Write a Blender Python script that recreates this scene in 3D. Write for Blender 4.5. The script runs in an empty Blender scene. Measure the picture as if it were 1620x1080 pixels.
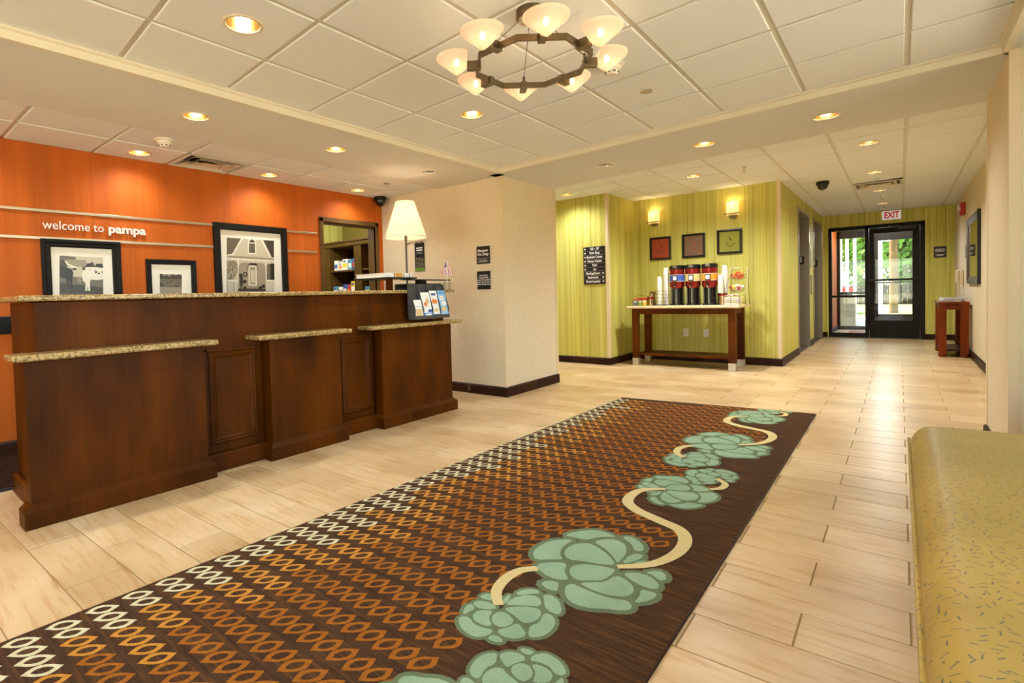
import bpy, bmesh, math, random
from mathutils import Vector, Matrix
random.seed(7)
R_ = math.radians
sc = bpy.context.scene
COL = sc.collection

# ------------------------------------------------------------------ camera
YAW, PIT, ROL, FPX, CX, CY, HC = R_(40.829), R_(-1.684), R_(-1.596), 827.2, 709.2, 491.3, 1.1
_f = Vector((-math.sin(YAW)*math.cos(PIT), math.cos(YAW)*math.cos(PIT), math.sin(PIT)))
_rt = Vector((math.cos(YAW), math.sin(YAW), 0)); _up = _rt.cross(_f)
CR = math.cos(ROL)*_rt + math.sin(ROL)*_up
CU = -math.sin(ROL)*_rt + math.cos(ROL)*_up
CF = _f
CAM = Vector((0, 0, HC))
cd = bpy.data.cameras.new('camera'); cam = bpy.data.objects.new('camera', cd); COL.objects.link(cam)
cam.matrix_world = Matrix(((CR.x, CU.x, -CF.x, 0), (CR.y, CU.y, -CF.y, 0), (CR.z, CU.z, -CF.z, HC), (0, 0, 0, 1)))
cd.sensor_width = 36; cd.lens = FPX/1620*36
cd.shift_x = (810-CX)/1620; cd.shift_y = (CY-540)/1620
cd.clip_start = 0.02; cd.clip_end = 300
sc.camera = cam

# ------------------------------------------------------------------ world, exposure
sc.view_settings.view_transform = 'Standard'; sc.view_settings.look = 'None'
sc.view_settings.gamma = 1; sc.view_settings.use_curve_mapping = False
sc.view_settings.exposure = 0.55
w = bpy.data.worlds.new('world'); sc.world = w; w.use_nodes = True
nt = w.node_tree; nt.nodes.clear()
sky = nt.nodes.new('ShaderNodeTexSky'); sky.sky_type = 'NISHITA'
sky.sun_elevation = R_(58); sky.sun_disc = False; sky.sun_rotation = R_(-80)
bg = nt.nodes.new('ShaderNodeBackground'); bg.inputs[1].default_value = 1.0
out = nt.nodes.new('ShaderNodeOutputWorld')
nt.links.new(sky.outputs[0], bg.inputs[0]); nt.links.new(bg.outputs[0], out.inputs[0])
sl_ = bpy.data.lights.new('sun', 'SUN'); sl_.energy = 20.0; sl_.angle = R_(1.5); sl_.color = (1, .98, .95)
sun = bpy.data.objects.new('sun', sl_); COL.objects.link(sun); sun.rotation_euler = Vector((-.50, .10, .86)).to_track_quat('Z', 'Y').to_euler()
DOWN_W = 20.0       # watts of a recessed downlight
WARM = (0.92, 0.965, 1.0)
LAMPC = (1.0, 0.82, 0.56)

# ------------------------------------------------------------------ pixel -> place
def ray(u, v): return CR*((u-CX)/FPX) - CU*((v-CY)/FPX) + CF
def onz(u, v, z): d = ray(u, v); return CAM + d*((z-HC)/d.z)
def ony(u, v, y): d = ray(u, v); return CAM + d*(y/d.y)
def onx(u, v, x): d = ray(u, v); return CAM + d*(x/d.x)
def proj(p):
    q = Vector(p)-CAM; k = q.dot(CF)
    return (CX+FPX*q.dot(CR)/k, CY-FPX*q.dot(CU)/k, k)

# ------------------------------------------------------------------ materials
def lin(c):
    return tuple(((x/255)/12.92 if x/255 <= 0.04045 else ((x/255+0.055)/1.055)**2.4) for x in c)
MATS = {}
class NT:
    def __init__(s, name):
        s.m = bpy.data.materials.new(name); s.m.use_nodes = True
        s.t = s.m.node_tree; s.t.nodes.clear()
        s.o = s.n('ShaderNodeOutputMaterial')
    def n(s, t, **kw):
        x = s.t.nodes.new(t)
        for k, v in kw.items(): setattr(x, k, v)
        return x
    def l(s, a, b): s.t.links.new(a, b)
    def coord(s, scale=(1, 1, 1), kind='pos'):
        if kind == 'pos': src = s.n('ShaderNodeNewGeometry').outputs['Position']
        else: src = s.n('ShaderNodeTexCoord').outputs['Object']
        mp = s.n('ShaderNodeMapping'); mp.inputs['Scale'].default_value = scale
        s.l(src, mp.inputs['Vector']); return mp.outputs[0]
    def noise(s, vec, scale=1.0, detail=3, rough=.55):
        x = s.n('ShaderNodeTexNoise'); x.inputs['Scale'].default_value = scale
        x.inputs['Detail'].default_value = detail; x.inputs['Roughness'].default_value = rough
        if vec: s.l(vec, x.inputs['Vector'])
        return x.outputs['Fac']
    def ramp(s, fac, stops):
        x = s.n('ShaderNodeValToRGB'); e = x.color_ramp.elements
        while len(e) < len(stops): e.new(.5)
        for i, (p, c) in enumerate(stops):
            e[i].position = p; e[i].color = (*lin(c), 1) if len(c) == 3 else c
        s.l(fac, x.inputs[0]); return x.outputs[0]
    def mix(s, fac, a, b, mode='MIX'):
        x = s.n('ShaderNodeMix', data_type='RGBA', blend_type=mode)
        if isinstance(fac, (int, float)): x.inputs[0].default_value = fac
        else: s.l(fac, x.inputs[0])
        for i, c in ((6, a), (7, b)):
            if isinstance(c, tuple): x.inputs[i].default_value = (*lin(c), 1)
            else: s.l(c, x.inputs[i])
        return x.outputs[2]
    def bsdf(s, col, rough=.5, metal=0., spec=.5, bump=None, bstr=.2, bdist=.01, coat=0, trans=0, emis=None, estr=0, sheen=0):
        b = s.n('ShaderNodeBsdfPrincipled')
        if isinstance(col, tuple): b.inputs['Base Color'].default_value = (*lin(col), 1)
        else: s.l(col, b.inputs['Base Color'])
        if isinstance(rough, (int, float)): b.inputs['Roughness'].default_value = rough
        else: s.l(rough, b.inputs['Roughness'])
        b.inputs['Metallic'].default_value = metal; b.inputs['Specular IOR Level'].default_value = spec
        b.inputs['Coat Weight'].default_value = coat; b.inputs['Transmission Weight'].default_value = trans
        b.inputs['Sheen Weight'].default_value = sheen
        if emis: b.inputs['Emission Color'].default_value = (*lin(emis), 1); b.inputs['Emission Strength'].default_value = estr
        if bump is not None:
            q = s.n('ShaderNodeBump'); q.inputs['Strength'].default_value = bstr; q.inputs['Distance'].default_value = bdist
            s.l(bump, q.inputs['Height']); s.l(q.outputs[0], b.inputs['Normal'])
        s.l(b.outputs[0], s.o.inputs[0]); return s.m
def plain(name, c, rough=.5, metal=0., spec=.5, **kw):
    if name not in MATS: MATS[name] = NT(name).bsdf(c, rough, metal, spec, **kw)
    return MATS[name]
def emit(name, c, strength):
    t = NT(name); e = t.n('ShaderNodeEmission'); e.inputs[0].default_value = (*lin(c), 1); e.inputs[1].default_value = strength
    t.l(e.outputs[0], t.o.inputs[0]); MATS[name] = t.m; return t.m

def m_stripe(name, stops, sx=38):
    t = NT(name); v = t.coord((sx, sx, .35)); f = t.noise(v, 1.0, 4, .7)
    v2 = t.coord((7, 7, .12)); f2 = t.noise(v2, 1.0, 2)
    c = t.ramp(f, stops); c2 = t.ramp(f2, [(.3, (225, 225, 225)), (.7, (255, 255, 255))])
    MATS[name] = t.bsdf(t.mix(1.0, c, c2, 'MULTIPLY'), .62, 0, .3, bump=f, bstr=.08, bdist=.003)
m_stripe('green', [(.30, (188, 176, 62)), (.5, (222, 213, 106)), (.66, (230, 222, 130)), (.8, (198, 188, 74))], 32)
m_stripe('orange', [(.3, (190, 88, 10)), (.5, (198, 95, 13)), (.7, (205, 102, 18))], 120)
def m_fabric(name, c1, c2):
    t = NT(name); a = t.noise(t.coord((260, 260, 12)), 1, 2); b = t.noise(t.coord((14, 14, 420)), 1, 2)
    s_ = t.n('ShaderNodeMath', operation='ADD'); t.l(a, s_.inputs[0]); t.l(b, s_.inputs[1])
    h = t.n('ShaderNodeMath', operation='MULTIPLY'); t.l(s_.outputs[0], h.inputs[0]); h.inputs[1].default_value = .5
    MATS[name] = t.bsdf(t.ramp(h.outputs[0], [(.35, c1), (.65, c2)]), .8, 0, .2, bump=h.outputs[0], bstr=.12, bdist=.003)
m_fabric('beige', (216, 196, 162), (234, 217, 184))
m_fabric('weave', (196, 178, 146), (224, 208, 178))
def m_tile():
    t = NT('tile'); st = t.noise(t.coord((3.0, 34, 1)), 1, 5, .65); bl = t.noise(t.coord((1.7, 2.4, 1)), 1, 3)
    fine = t.noise(t.coord((9, 150, 1)), 1, 3, .6)
    c = t.ramp(bl, [(.3, (200, 166, 118)), (.55, (220, 189, 142)), (.75, (230, 204, 162))])
    d = t.ramp(st, [(.28, (206, 172, 130)), (.40, (240, 226, 204)), (.5, (255, 255, 255))])
    c = t.mix(.75, c, d, 'MULTIPLY')
    g = t.ramp(fine, [(.24, (190, 156, 116)), (.34, (255, 255, 255))])
    c = t.mix(.5, c, g, 'MULTIPLY')
    oi = t.n('ShaderNodeObjectInfo'); r = t.ramp(oi.outputs['Random'], [(0, (236, 232, 224)), (1, (255, 255, 255))])
    c = t.mix(1.0, c, r, 'MULTIPLY')
    rr = t.n('ShaderNodeMapRange'); t.l(fine, rr.inputs[0]); rr.inputs[3].default_value = .24; rr.inputs[4].default_value = .36
    MATS['tile'] = t.bsdf(c, rr.outputs[0], 0, .5, bump=fine, bstr=.10, bdist=.002)
m_tile()
plain('grout', (168, 140, 98), .9, 0, .1)
plain('ground_bounce', (214, 196, 160), .9, 0, .1)
def m_ctile():
    t = NT('ctile'); f = t.noise(t.coord((190, 190, 190)), 1, 3, .7); g = t.noise(t.coord((110, 110, 110)), 1, 1)
    sp = t.ramp(g, [(.20, (204, 203, 200)), (.26, (233, 233, 231))])
    MATS['ctile'] = t.bsdf(sp, .95, 0, .05, bump=f, bstr=.22, bdist=.003)
m_ctile()
plain('gridbar', (214, 206, 190), .6, 0, .3)
plain('plaster', (218, 215, 209), .9, 0, .1)
plain('crown', (224, 213, 188), .45, 0, .4)
plain('corner_trim', (226, 204, 166), .4, 0, .4)
def m_wood(name, c1, c2, c3, rough=.45, sc_=(1.2, 1.2, .45), coat=.0, spec=.10):
    t = NT(name); v = t.coord(sc_); b = t.noise(v, 2.4, 3); g = t.noise(t.coord((60, 60, 2.2)), 1, 3)
    c = t.ramp(b, [(.3, c1), (.52, c2), (.75, c3)]); d = t.ramp(g, [(.35, (236, 232, 228)), (.6, (255, 255, 255))])
    MATS[name] = t.bsdf(t.mix(1., c, d, 'MULTIPLY'), rough, 0, spec, coat=coat, bump=g, bstr=.03, bdist=.002)
m_wood('desk', (60, 27, 0), (88, 42, 0), (106, 54, 2))
m_wood('espresso', (46, 26, 15), (58, 33, 20), (68, 40, 25))
m_wood('cherry', (104, 42, 8), (126, 54, 12), (142, 66, 16))
m_wood('frame_brown', (78, 56, 30), (98, 72, 40), (112, 84, 48), .45)
m_wood('cabinet', (74, 54, 22), (92, 68, 28), (100, 76, 34), .45)
def m_granite():
    t = NT('granite'); v = t.n('ShaderNodeTexVoronoi'); v.inputs['Scale'].default_value = 150
    t.l(t.coord((1, 1, 1)), v.inputs['Vector']); n1 = t.noise(t.coord((1, 1, 1)), 120, 3, .7); n2 = t.noise(t.coord((1, 1, 1)), 45, 2)
    base = t.ramp(n2, [(.3, (150, 122, 72)), (.5, (186, 160, 108)), (.7, (206, 184, 138))])
    cell = t.ramp(v.outputs['Color'], [(.12, (46, 36, 26)), (.24, (150, 122, 78)), (.5, (255, 246, 224)), (.9, (214, 190, 150))])
    c = t.mix(.8, base, cell, 'MULTIPLY'); d = t.ramp(n1, [(.34, (60, 48, 36)), (.42, (255, 255, 255))])
    MATS['granite'] = t.bsdf(t.mix(.8, c, d, 'MULTIPLY'), .2, 0, .5)
m_granite()
plain('counter_cream', (226, 206, 160), .3)
plain('black', (16, 14, 13), .35); plain('blackgloss', (10, 9, 9), .12, 0, .6)
plain('blackmatte', (24, 22, 21), .6)
plain('sign_black', (14, 12, 12), .4); plain('white', (240, 236, 228), .5); plain('offwhite', (232, 222, 204), .5)
plain('sign_white', (245, 242, 236), .5)
plain('steel', (196, 188, 176), .28, 1.0); plain('steel_dark', (150, 142, 130), .3, 1.0)
plain('chrome', (226, 222, 214), .12, 1.0); plain('rail', (186, 170, 146), .35, .9)
plain('nickel', (128, 114, 90), .32, 1.0)
plain('gold_reflector', (240, 212, 150), .25, 1.0); plain('silver_reflector', (205, 200, 192), .2, 1.0)
plain('ring_trim', (222, 206, 178), .4)
plain('greymetal', (82, 80, 76), .5, .3); plain('red', (186, 34, 30), .45)
plain('foot_metal', (196, 186, 166), .35, .7)
plain('silver_letter', (226, 222, 216), .35, .3)
emit('tube', (255, 240, 214), 6); emit('bulb', (255, 228, 186), 12)
def m_glass(name, tint=(250, 252, 250), refl=.06):
    t = NT(name); a = t.n('ShaderNodeBsdfTransparent'); a.inputs[0].default_value = (*lin(tint), 1)
    g = t.n('ShaderNodeBsdfGlossy'); g.inputs['Roughness'].default_value = .02
    f = t.n('ShaderNodeFresnel'); f.inputs[0].default_value = 1.45
    mx = t.n('ShaderNodeMixShader'); t.l(f.outputs[0], mx.inputs[0]); t.l(a.outputs[0], mx.inputs[1]); t.l(g.outputs[0], mx.inputs[2])
    t.l(mx.outputs[0], t.o.inputs[0]); MATS[name] = t.m
m_glass('glass'); m_glass('acrylic', (235, 238, 236))
def m_shade(name, c, ctr, estr, transp):
    t = NT(name); a = t.n('ShaderNodeBsdfTranslucent'); a.inputs[0].default_value = (*lin(c), 1)
    d = t.n('ShaderNodeBsdfDiffuse'); d.inputs[0].default_value = (*lin(c), 1)
    m1 = t.n('ShaderNodeMixShader'); m1.inputs[0].default_value = ctr; t.l(a.outputs[0], m1.inputs[1]); t.l(d.outputs[0], m1.inputs[2])
    tr = t.n('ShaderNodeBsdfTransparent'); m2 = t.n('ShaderNodeMixShader'); m2.inputs[0].default_value = transp
    t.l(m1.outputs[0], m2.inputs[1]); t.l(tr.outputs[0], m2.inputs[2])
    e = t.n('ShaderNodeEmission'); e.inputs[0].default_value = (*lin(c), 1); e.inputs[1].default_value = estr
    ad = t.n('ShaderNodeAddShader'); t.l(m2.outputs[0], ad.inputs[0]); t.l(e.outputs[0], ad.inputs[1])
    t.l(ad.outputs[0], t.o.inputs[0]); MATS[name] = t.m
m_shade('alabaster', (255, 226, 200), .5, .02, .10)
m_shade('lampshade', (255, 238, 204), .45, .22, 0)
m_shade('sconce_glass', (255, 234, 190), .45, .16, .05)

# ------------------------------------------------------------------ geometry
ORG = {}
class MB:
    def __init__(s): s.v = []; s.f = []; s.mi = []
    def add(s, v, f, m=0):
        o = len(s.v); s.v += [Vector(x) for x in v]; s.f += [tuple(i+o for i in q) for q in f]; s.mi += [m]*len(f); return s
    def box(s, x0, x1, y0, y1, z0, z1, m=0):
        v = [(x0, y0, z0), (x1, y0, z0), (x1, y1, z0), (x0, y1, z0), (x0, y0, z1), (x1, y0, z1), (x1, y1, z1), (x0, y1, z1)]
        return s.add(v, [(0, 3, 2, 1), (4, 5, 6, 7), (0, 1, 5, 4), (1, 2, 6, 5), (2, 3, 7, 6), (3, 0, 4, 7)], m)
    def prism(s, pts, vec, m=0):
        n = len(pts); a = [Vector(p) for p in pts]; b = [p+Vector(vec) for p in a]
        return s.add(a+b, [tuple(range(n))[::-1], tuple(range(n, 2*n))]+[(i, (i+1) % n, n+(i+1) % n, n+i) for i in range(n)], m)
    def poly(s, pts, m=0): return s.add(pts, [tuple(range(len(pts)))], m)
    def lathe(s, prof, c=(0, 0, 0), seg=24, m=0, axis=(0, 0, 1), rfun=None, close=True):
        ax = Vector(axis).normalized(); q = Vector((0, 0, 1)).rotation_difference(ax); c = Vector(c); v = []; f = []
        for r, z in prof:
            for k in range(seg):
                a = 2*math.pi*k/seg; rr = r*(rfun(a, z) if rfun else 1)
                v.append(c+q@Vector((rr*math.cos(a), rr*math.sin(a), z)))
        for i in range(len(prof)-1):
            for k in range(seg):
                j = (k+1) % seg; f.append((i*seg+k, i*seg+j, (i+1)*seg+j, (i+1)*seg+k))
        if close:
            if prof[0][0] > 1e-6: f.append(tuple(range(seg))[::-1])
            if prof[-1][0] > 1e-6: f.append(tuple((len(prof)-1)*seg+k for k in range(seg)))
        return s.add(v, f, m)
    def tube(s, pts, r, seg=8, m=0, caps=True):
        P = [Vector(p) for p in pts]; n = len(P); v = []; f = []
        for i in range(n):
            d = (P[min(i+1, n-1)]-P[max(i-1, 0)]).normalized()
            ref = Vector((0, 0, 1)) if abs(d.z) < .9 else Vector((1, 0, 0))
            a = d.cross(ref).normalized(); b = d.cross(a)
            for k in range(seg):
                t = 2*math.pi*k/seg; v.append(P[i]+(a*math.cos(t)+b*math.sin(t))*(r if isinstance(r, (int, float)) else r[i]))
        for i in range(n-1):
            for k in range(seg):
                j = (k+1) % seg; f.append((i*seg+k, i*seg+j, (i+1)*seg+j, (i+1)*seg+k))
        if caps: f += [tuple(range(seg))[::-1], tuple((n-1)*seg+k for k in range(seg))]
        return s.add(v, f, m)
    def bar(s, a, b, w, h, m=0, upv=(0, 0, 1)):
        a = Vector(a); b = Vector(b); d = (b-a).normalized(); u = Vector(upv); sd = d.cross(u).normalized(); u = sd.cross(d)
        pts = [a+sd*(w/2)+u*(h/2), a-sd*(w/2)+u*(h/2), a-sd*(w/2)-u*(h/2), a+sd*(w/2)-u*(h/2)]
        return s.prism(pts, b-a, m)
    def xf(s, M, start=0):
        for i in range(start, len(s.v)): s.v[i] = M @ s.v[i]
        return s
    def build(s, name, mats, parent=None, local=False, smooth=False, bevel=0, seg=2, world_loc=None):
        o_ = ORG.get(parent.name, Vector()) if parent is not None else Vector()
        if world_loc is not None: o_ = Vector(world_loc)
        if local: o_ = Vector()
        me = bpy.data.meshes.new(name)
        me.from_pydata([tuple(p-o_) for p in s.v], [], s.f)
        if not isinstance(mats, (list, tuple)): mats = [mats]
        for m in mats: me.materials.append(MATS[m] if isinstance(m, str) else m)
        for i, p in enumerate(me.polygons): p.material_index = s.mi[i]
        bm = bmesh.new(); bm.from_mesh(me)
        bmesh.ops.recalc_face_normals(bm, faces=bm.faces)
        if bevel:
            es = [e for e in bm.edges if len(e.link_faces) == 2 and e.calc_face_angle(0) > .5]
            bmesh.ops.bevel(bm, geom=es, offset=bevel, segments=seg, affect='EDGES', profile=.5)
        bm.to_mesh(me); bm.free()
        if smooth:
            for p in me.polygons: p.use_smooth = True
            try: me.set_sharp_from_angle(angle=R_(35))
            except Exception: pass
        o = bpy.data.objects.new(name, me); COL.objects.link(o)
        if parent is not None:
            o.parent = parent; ORG[o.name] = ORG.get(parent.name, Vector())
        else:
            if world_loc is not None: o.location = world_loc
            ORG[o.name] = Vector(world_loc) if world_loc is not None else Vector()
        return o
def tag(o, label, cat, group=None):
    o['label'] = label; o['category'] = cat
    if group: o['group'] = group
    return o
def thing(name, label, cat, loc=(0, 0, 0), rotz=0, group=None):
    o = bpy.data.objects.new(name, None); COL.objects.link(o); o.location = loc; o.rotation_euler = (0, 0, rotz)
    o.empty_display_size = .05; ORG[o.name] = Vector(loc); return tag(o, label, cat, group)
def struct(o, label=None):
    o['kind'] = 'structure'
    if label: o['label'] = label
    return o
def sbox(name, mat, *a, parent=None, bevel=0):
    o = MB().box(*a).build(name, mat, parent, bevel=bevel)
    return struct(o) if parent is None else o
def dup(root, loc=None, rotz=None, label=None):
    r = root.copy(); COL.objects.link(r)
    if loc is not None: r.location = loc; ORG[r.name] = Vector(loc)
    if rotz is not None: r.rotation_euler = (0, 0, rotz)
    if label: r['label'] = label
    for ch in list(root.children):
        c = ch.copy(); COL.objects.link(c); c.parent = r
        for g in list(ch.children):
            d = g.copy(); COL.objects.link(d); d.parent = c
    return r
FACE = {'+x': Matrix(((0, 0, 1), (1, 0, 0), (0, 1, 0))), '-y': Matrix(((1, 0, 0), (0, 0, -1), (0, 1, 0))),
        '-x': Matrix(((0, 0, -1), (-1, 0, 0), (0, 1, 0)))}
def text_mesh(body, size, extrude=0, bold=0, align='CENTER', shear=0, spacing=1.0):
    cu = bpy.data.curves.new('t', 'FONT'); cu.body = body; cu.size = size; cu.extrude = extrude; cu.offset = bold
    cu.align_x = align; cu.align_y = 'CENTER'; cu.resolution_u = 3; cu.space_character = spacing; cu.shear = shear
    o = bpy.data.objects.new('t', cu); COL.objects.link(o)
    dg = bpy.context.evaluated_depsgraph_get(); me = bpy.data.meshes.new_from_object(o.evaluated_get(dg))
    bpy.data.objects.remove(o); bpy.data.curves.remove(cu); return me
def text(name, body, face, loc, size, mat, parent=None, extrude=.0004, bold=0, align='CENTER', xs=1.0, spacing=1.0):
    me = text_mesh(body, size, extrude, bold, align, 0, spacing); me.name = name
    M = FACE[face]; o_ = ORG.get(parent.name, Vector()) if parent else Vector()
    for v in me.vertices: v.co = M @ Vector((v.co.x*xs, v.co.y, v.co.z)) + Vector(loc) - o_
    me.materials.clear(); me.materials.append(MATS[mat]); o = bpy.data.objects.new(name, me); COL.objects.link(o)
    if parent: o.parent = parent; ORG[o.name] = ORG.get(parent.name, Vector())
    return o

# ------------------------------------------------------------------ dimensions
XO, YB, XC = -5.04, 4.58, -3.17          # orange wall, beige wall, column side face
ZS, ZT, ZL, ZH = 2.34, 2.39, 2.355, 2.53  # soffit, tray tiles, low tiles, hall tiles
YC2, YG, XG, YCF = 5.70, 7.40, -3.25, 8.38  # column rear, green wall, return, coffee wall
XE, XR, YF = -1.23, .78, 13.55             # elevator wall, hall right wall, exit wall
ZR = 2.95
XP_, YP_ = .456, 5.14                      # hall pilaster
YBK = -4.2

# ================================================================== STRUCTURE
# ---- floor with plank tiles in running bond
floor = sbox('floor', 'grout', -7.3, 1.3, YBK-.1, YF+.05, -.12, -.004)
PX_, PY_, SKW, GAP = .552, .2115, .030, .0045
def tile_mesh(lx):
    hx, hy, b = lx/2-GAP/2, PY_/2-GAP/2, .0016
    def c(x, y, z): return (x, y+SKW*x, z)
    v = [c(-hx, -hy, -.004), c(hx, -hy, -.004), c(hx, hy, -.004), c(-hx, hy, -.004)]
    v += [c(-hx, -hy, -b), c(hx, -hy, -b), c(hx, hy, -b), c(-hx, hy, -b)]
    v += [c(-hx+b, -hy+b, 0), c(hx-b, -hy+b, 0), c(hx-b, hy-b, 0), c(-hx+b, hy-b, 0)]
    f = [(8, 9, 10, 11)]
    for i in range(4):
        j = (i+1) % 4; f += [(i, j, 4+j, 4+i), (4+i, 4+j, 8+j, 8+i)]
    return v, f
tv, tf = tile_mesh(PX_)
tme = bpy.data.meshes.new('floor_tile'); tme.from_pydata(tv, [], tf); tme.materials.append(MATS['tile'])
cells = []
for r in range(-34, 54):
    for k in range(-15, 4):
        x = .026+PX_*k+(PX_/2)*(1 if r % 2 == 0 else 0)+PX_/2
        y = 2.708+PY_*(r+.5)+SKW*(x-.026)
        if x-PX_/2 < -7.2 or x+PX_/2 > 1.25 or y < YBK-.1 or y > YF: continue
        u, v_, dpt = proj((x, y, 0)) if (Vector((x, y, 0))-CAM).dot(CF) > .25 else (-999, -999, 99)
        vis = -90 < u < 1700 and 560 < v_ < 1150 and not (-2.1 < x < -.7 and y < 5.1) and not (x < -3.55 and y < YB) \
            and not (x < XC-.2 and y < YC2) and not (x < XE-.2 and y > YCF+.1) and x < .85 and not (x > .2 and y < 3.0)
        cells.append((dpt if vis else 1e3+dpt, x, y))
cells.sort()
rest = MB()
for i, (d, x, y) in enumerate(cells):
    if i < 300 and d < 900:
        o = bpy.data.objects.new('floor_tile', tme); COL.objects.link(o); o.parent = floor; o.location = (x, y, 0)
    else:
        rest.add([(p[0]+x, p[1]+y, p[2]) for p in tv], tf)
o = rest.build('floor_tiles_distant', 'tile', floor); o['kind'] = 'stuff'

# ---- walls
def wall_open_x(name, mat, x0, x1, y0, y1, zt, opens, z0=0):
    """wall running along y with openings (ya, yb, top)"""
    m = MB(); y = y0
    for a, b, t in sorted(opens):
        m.box(x0, x1, y, a, z0, zt); m.box(x0, x1, a, b, t, zt); y = b
    m.box(x0, x1, y, y1, z0, zt); return struct(m.build(name, mat))
OP = (3.655, 4.455, 1.99)
wall_open_x('wall_left', 'orange', XO-.12, XO, YBK, YB, ZR, [OP])
struct(MB().box(XO-.12, XC, YB, YC2, 0, ZR).build('wall_pier', 'beige'))
struct(MB().box(-7.2, XG, YG, YG+1.3, 0, ZR).build('wall_corridor', 'green'))
struct(MB().box(XG, XE, YCF, YCF+.2, 0, ZR).build('wall_coffee', 'green'))
E1, E2 = (10.05, 11.28, 2.30), (11.98, 13.28, 2.30)
wall_open_x('wall_elevator', 'green', XE-.2, XE, YCF+.2, YF, ZR, [(a-.054, b+.054, t+.054) for a, b, t in (E1, E2)])
m = MB(); DX0, DX1, DZ = -1.13, .34, 2.27
m.box(XE-.2, DX0, YF, YF+.16, 0, ZR); m.box(DX1, XR+.1, YF, YF+.16, 0, ZR); m.box(DX0, DX1, YF, YF+.16, DZ, ZR)
struct(m.build('wall_exit', 'green'))
struct(MB().box(XR, XR+.12, YP_, YF, 0, ZR).build('wall_hall_right', 'beige'))
struct(MB().box(XP_, XR+.6, 4.18, YP_, 0, ZR).build('wall_pilaster', 'beige'))
RW_ADDED = [(-3.9, -1.4), (-1.2, 1.2), (1.4, 3.9)]  # side windows behind the bench, unseen, added for daylight fill
m = MB(); m.box(1.15, 1.27, YBK, 4.18, 0, .50); m.box(1.15, 1.27, YBK, 4.18, 2.28, ZR)
for a, b in ((YBK, -3.9), (-1.4, -1.2), (1.2, 1.4), (3.9, 4.18)): m.box(1.15, 1.27, a, b, .50, 2.28)
struct(m.build('wall_right', 'weave'))
for i, (a, b) in enumerate(RW_ADDED):
    wn = struct(MB().box(1.20, 1.21, a, b, .50, 2.28).build('window_%d' % (i+6), 'glass')); m = MB()
    for q in (a+.02, (a+b)/2, b-.02): m.box(1.17, 1.25, q-.025, q+.025, .5, 2.28)
    for q in (.52, 2.26): m.box(1.17, 1.25, a, b, q-.025, q+.025)
    m.build('window_frame', 'black', wn)
m = MB(); WB_ADDED = [(-4.9, -3.0), (-2.9, -1.0), (-.9, 1.0)]  # rear windows behind the camera, added to let in cool fill light
m.box(-5.16, 1.27, YBK-.12, YBK, 0, .12); m.box(-5.16, 1.27, YBK-.12, YBK, 2.25, ZR)
for a, b in ((-5.16, -4.9), (-3.0, -2.9), (-1.0, -.9), (1.0, 1.27)): m.box(a, b, YBK-.12, YBK, .12, 2.25)
struct(m.build('wall_back', 'beige'))
for i, (a, b) in enumerate(WB_ADDED):
    wn = struct(MB().box(a, b, YBK-.07, YBK-.06, .12, 2.25).build('window_%d' % (i+3), 'glass'))
    m = MB()
    for q in (a+.02, (a+b)/2, b-.02): m.box(q-.025, q+.025, YBK-.1, YBK-.02, .12, 2.25)
    for q in (.14, 2.23): m.box(a, b, YBK-.1, YBK-.02, q-.025, q+.025)
    m.build('window_frame', 'black', wn)
struct(MB().box(-40, 40, -40, YBK-.12, -.3, -.02).build('ground_forecourt', 'ground_bounce')); struct(MB().box(1.4, 40, YBK-.12, YF+2, -.3, -.02).build('ground_side', 'ground_bounce'))  # unseen ground, kept pale to bounce daylight up to the ceiling
struct(MB().box(-7.32, -7.2, YBK, YG+1, 0, ZR).build('wall_corridor_end', 'green'))
struct(MB().box(-8.2, 1.4, YBK-.2, YF+.2, ZR, ZR+.15).build('roof', 'plaster'))
# back room behind the desk opening
plain('olive', (128, 112, 36), .7)
m = MB(); m.box(-8.1, XO-.12, 5.62, 5.70, 0, ZR); m.box(-8.2, -8.1, 2.4, 5.70, 0, ZR); m.box(-8.2, XO-.12, 2.4, 2.5, 0, ZR)
struct(m.build('wall_back_room', 'olive'))
struct(MB().box(-8.1, XO-.12, 2.5, 5.62, 2.5, 2.56).build('ceiling_back_room', 'plaster'))
struct(MB().box(-8.1, -7.3, 2.5, 5.62, -.1, 0).build('floor_back_room', 'tile'))

# position of the added back room fill lamp
BRL = (-6.2, 4.2, 2.5)
# ---- corner trims and baseboards
def bb(name, pts, t=.016, h=.105, mat='espresso'):
    """skirting along a polyline in plan, proud by t to the left-hand side of travel"""
    m = MB(); P = [Vector((x, y, 0)) for x, y in pts]; n = len(P); off = []
    for i in range(n):
        d0 = (P[i]-P[i-1]).normalized() if i else (P[1]-P[0]).normalized()
        d1 = (P[i+1]-P[i]).normalized() if i < n-1 else d0
        n0 = Vector((-d0.y, d0.x, 0)); n1 = Vector((-d1.y, d1.x, 0)); b = (n0+n1)
        b = b/b.length_squared*2 if b.length > 1e-6 else n0
        off.append(b)
    prof = [(0, 0), (1, 0), (1, .86), (.35, 1), (0, 1)]; v = []; f = []; k = len(prof)
    for i in range(n):
        for a, z in prof: v.append(P[i]+off[i]*(t*a)+Vector((0, 0, z*h)))
    for i in range(n-1):
        for j in range(k): f.append((i*k+j, i*k+(j+1) % k, (i+1)*k+(j+1) % k, (i+1)*k+j))
    f += [tuple(range(k))[::-1], tuple((n-1)*k+j for j in range(k))]
    m.add(v, f); return struct(m.build(name, mat))
bb('baseboard_pier', [(XC, YC2), (XC, YB), (XO, YB)][::-1], -.018)
bb('baseboard_left', [(XO, YB), (XO, OP[1]+.06)], .018)
bb('baseboard_left_long', [(XO, OP[0]-.06), (XO, YBK)], .018)
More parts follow.
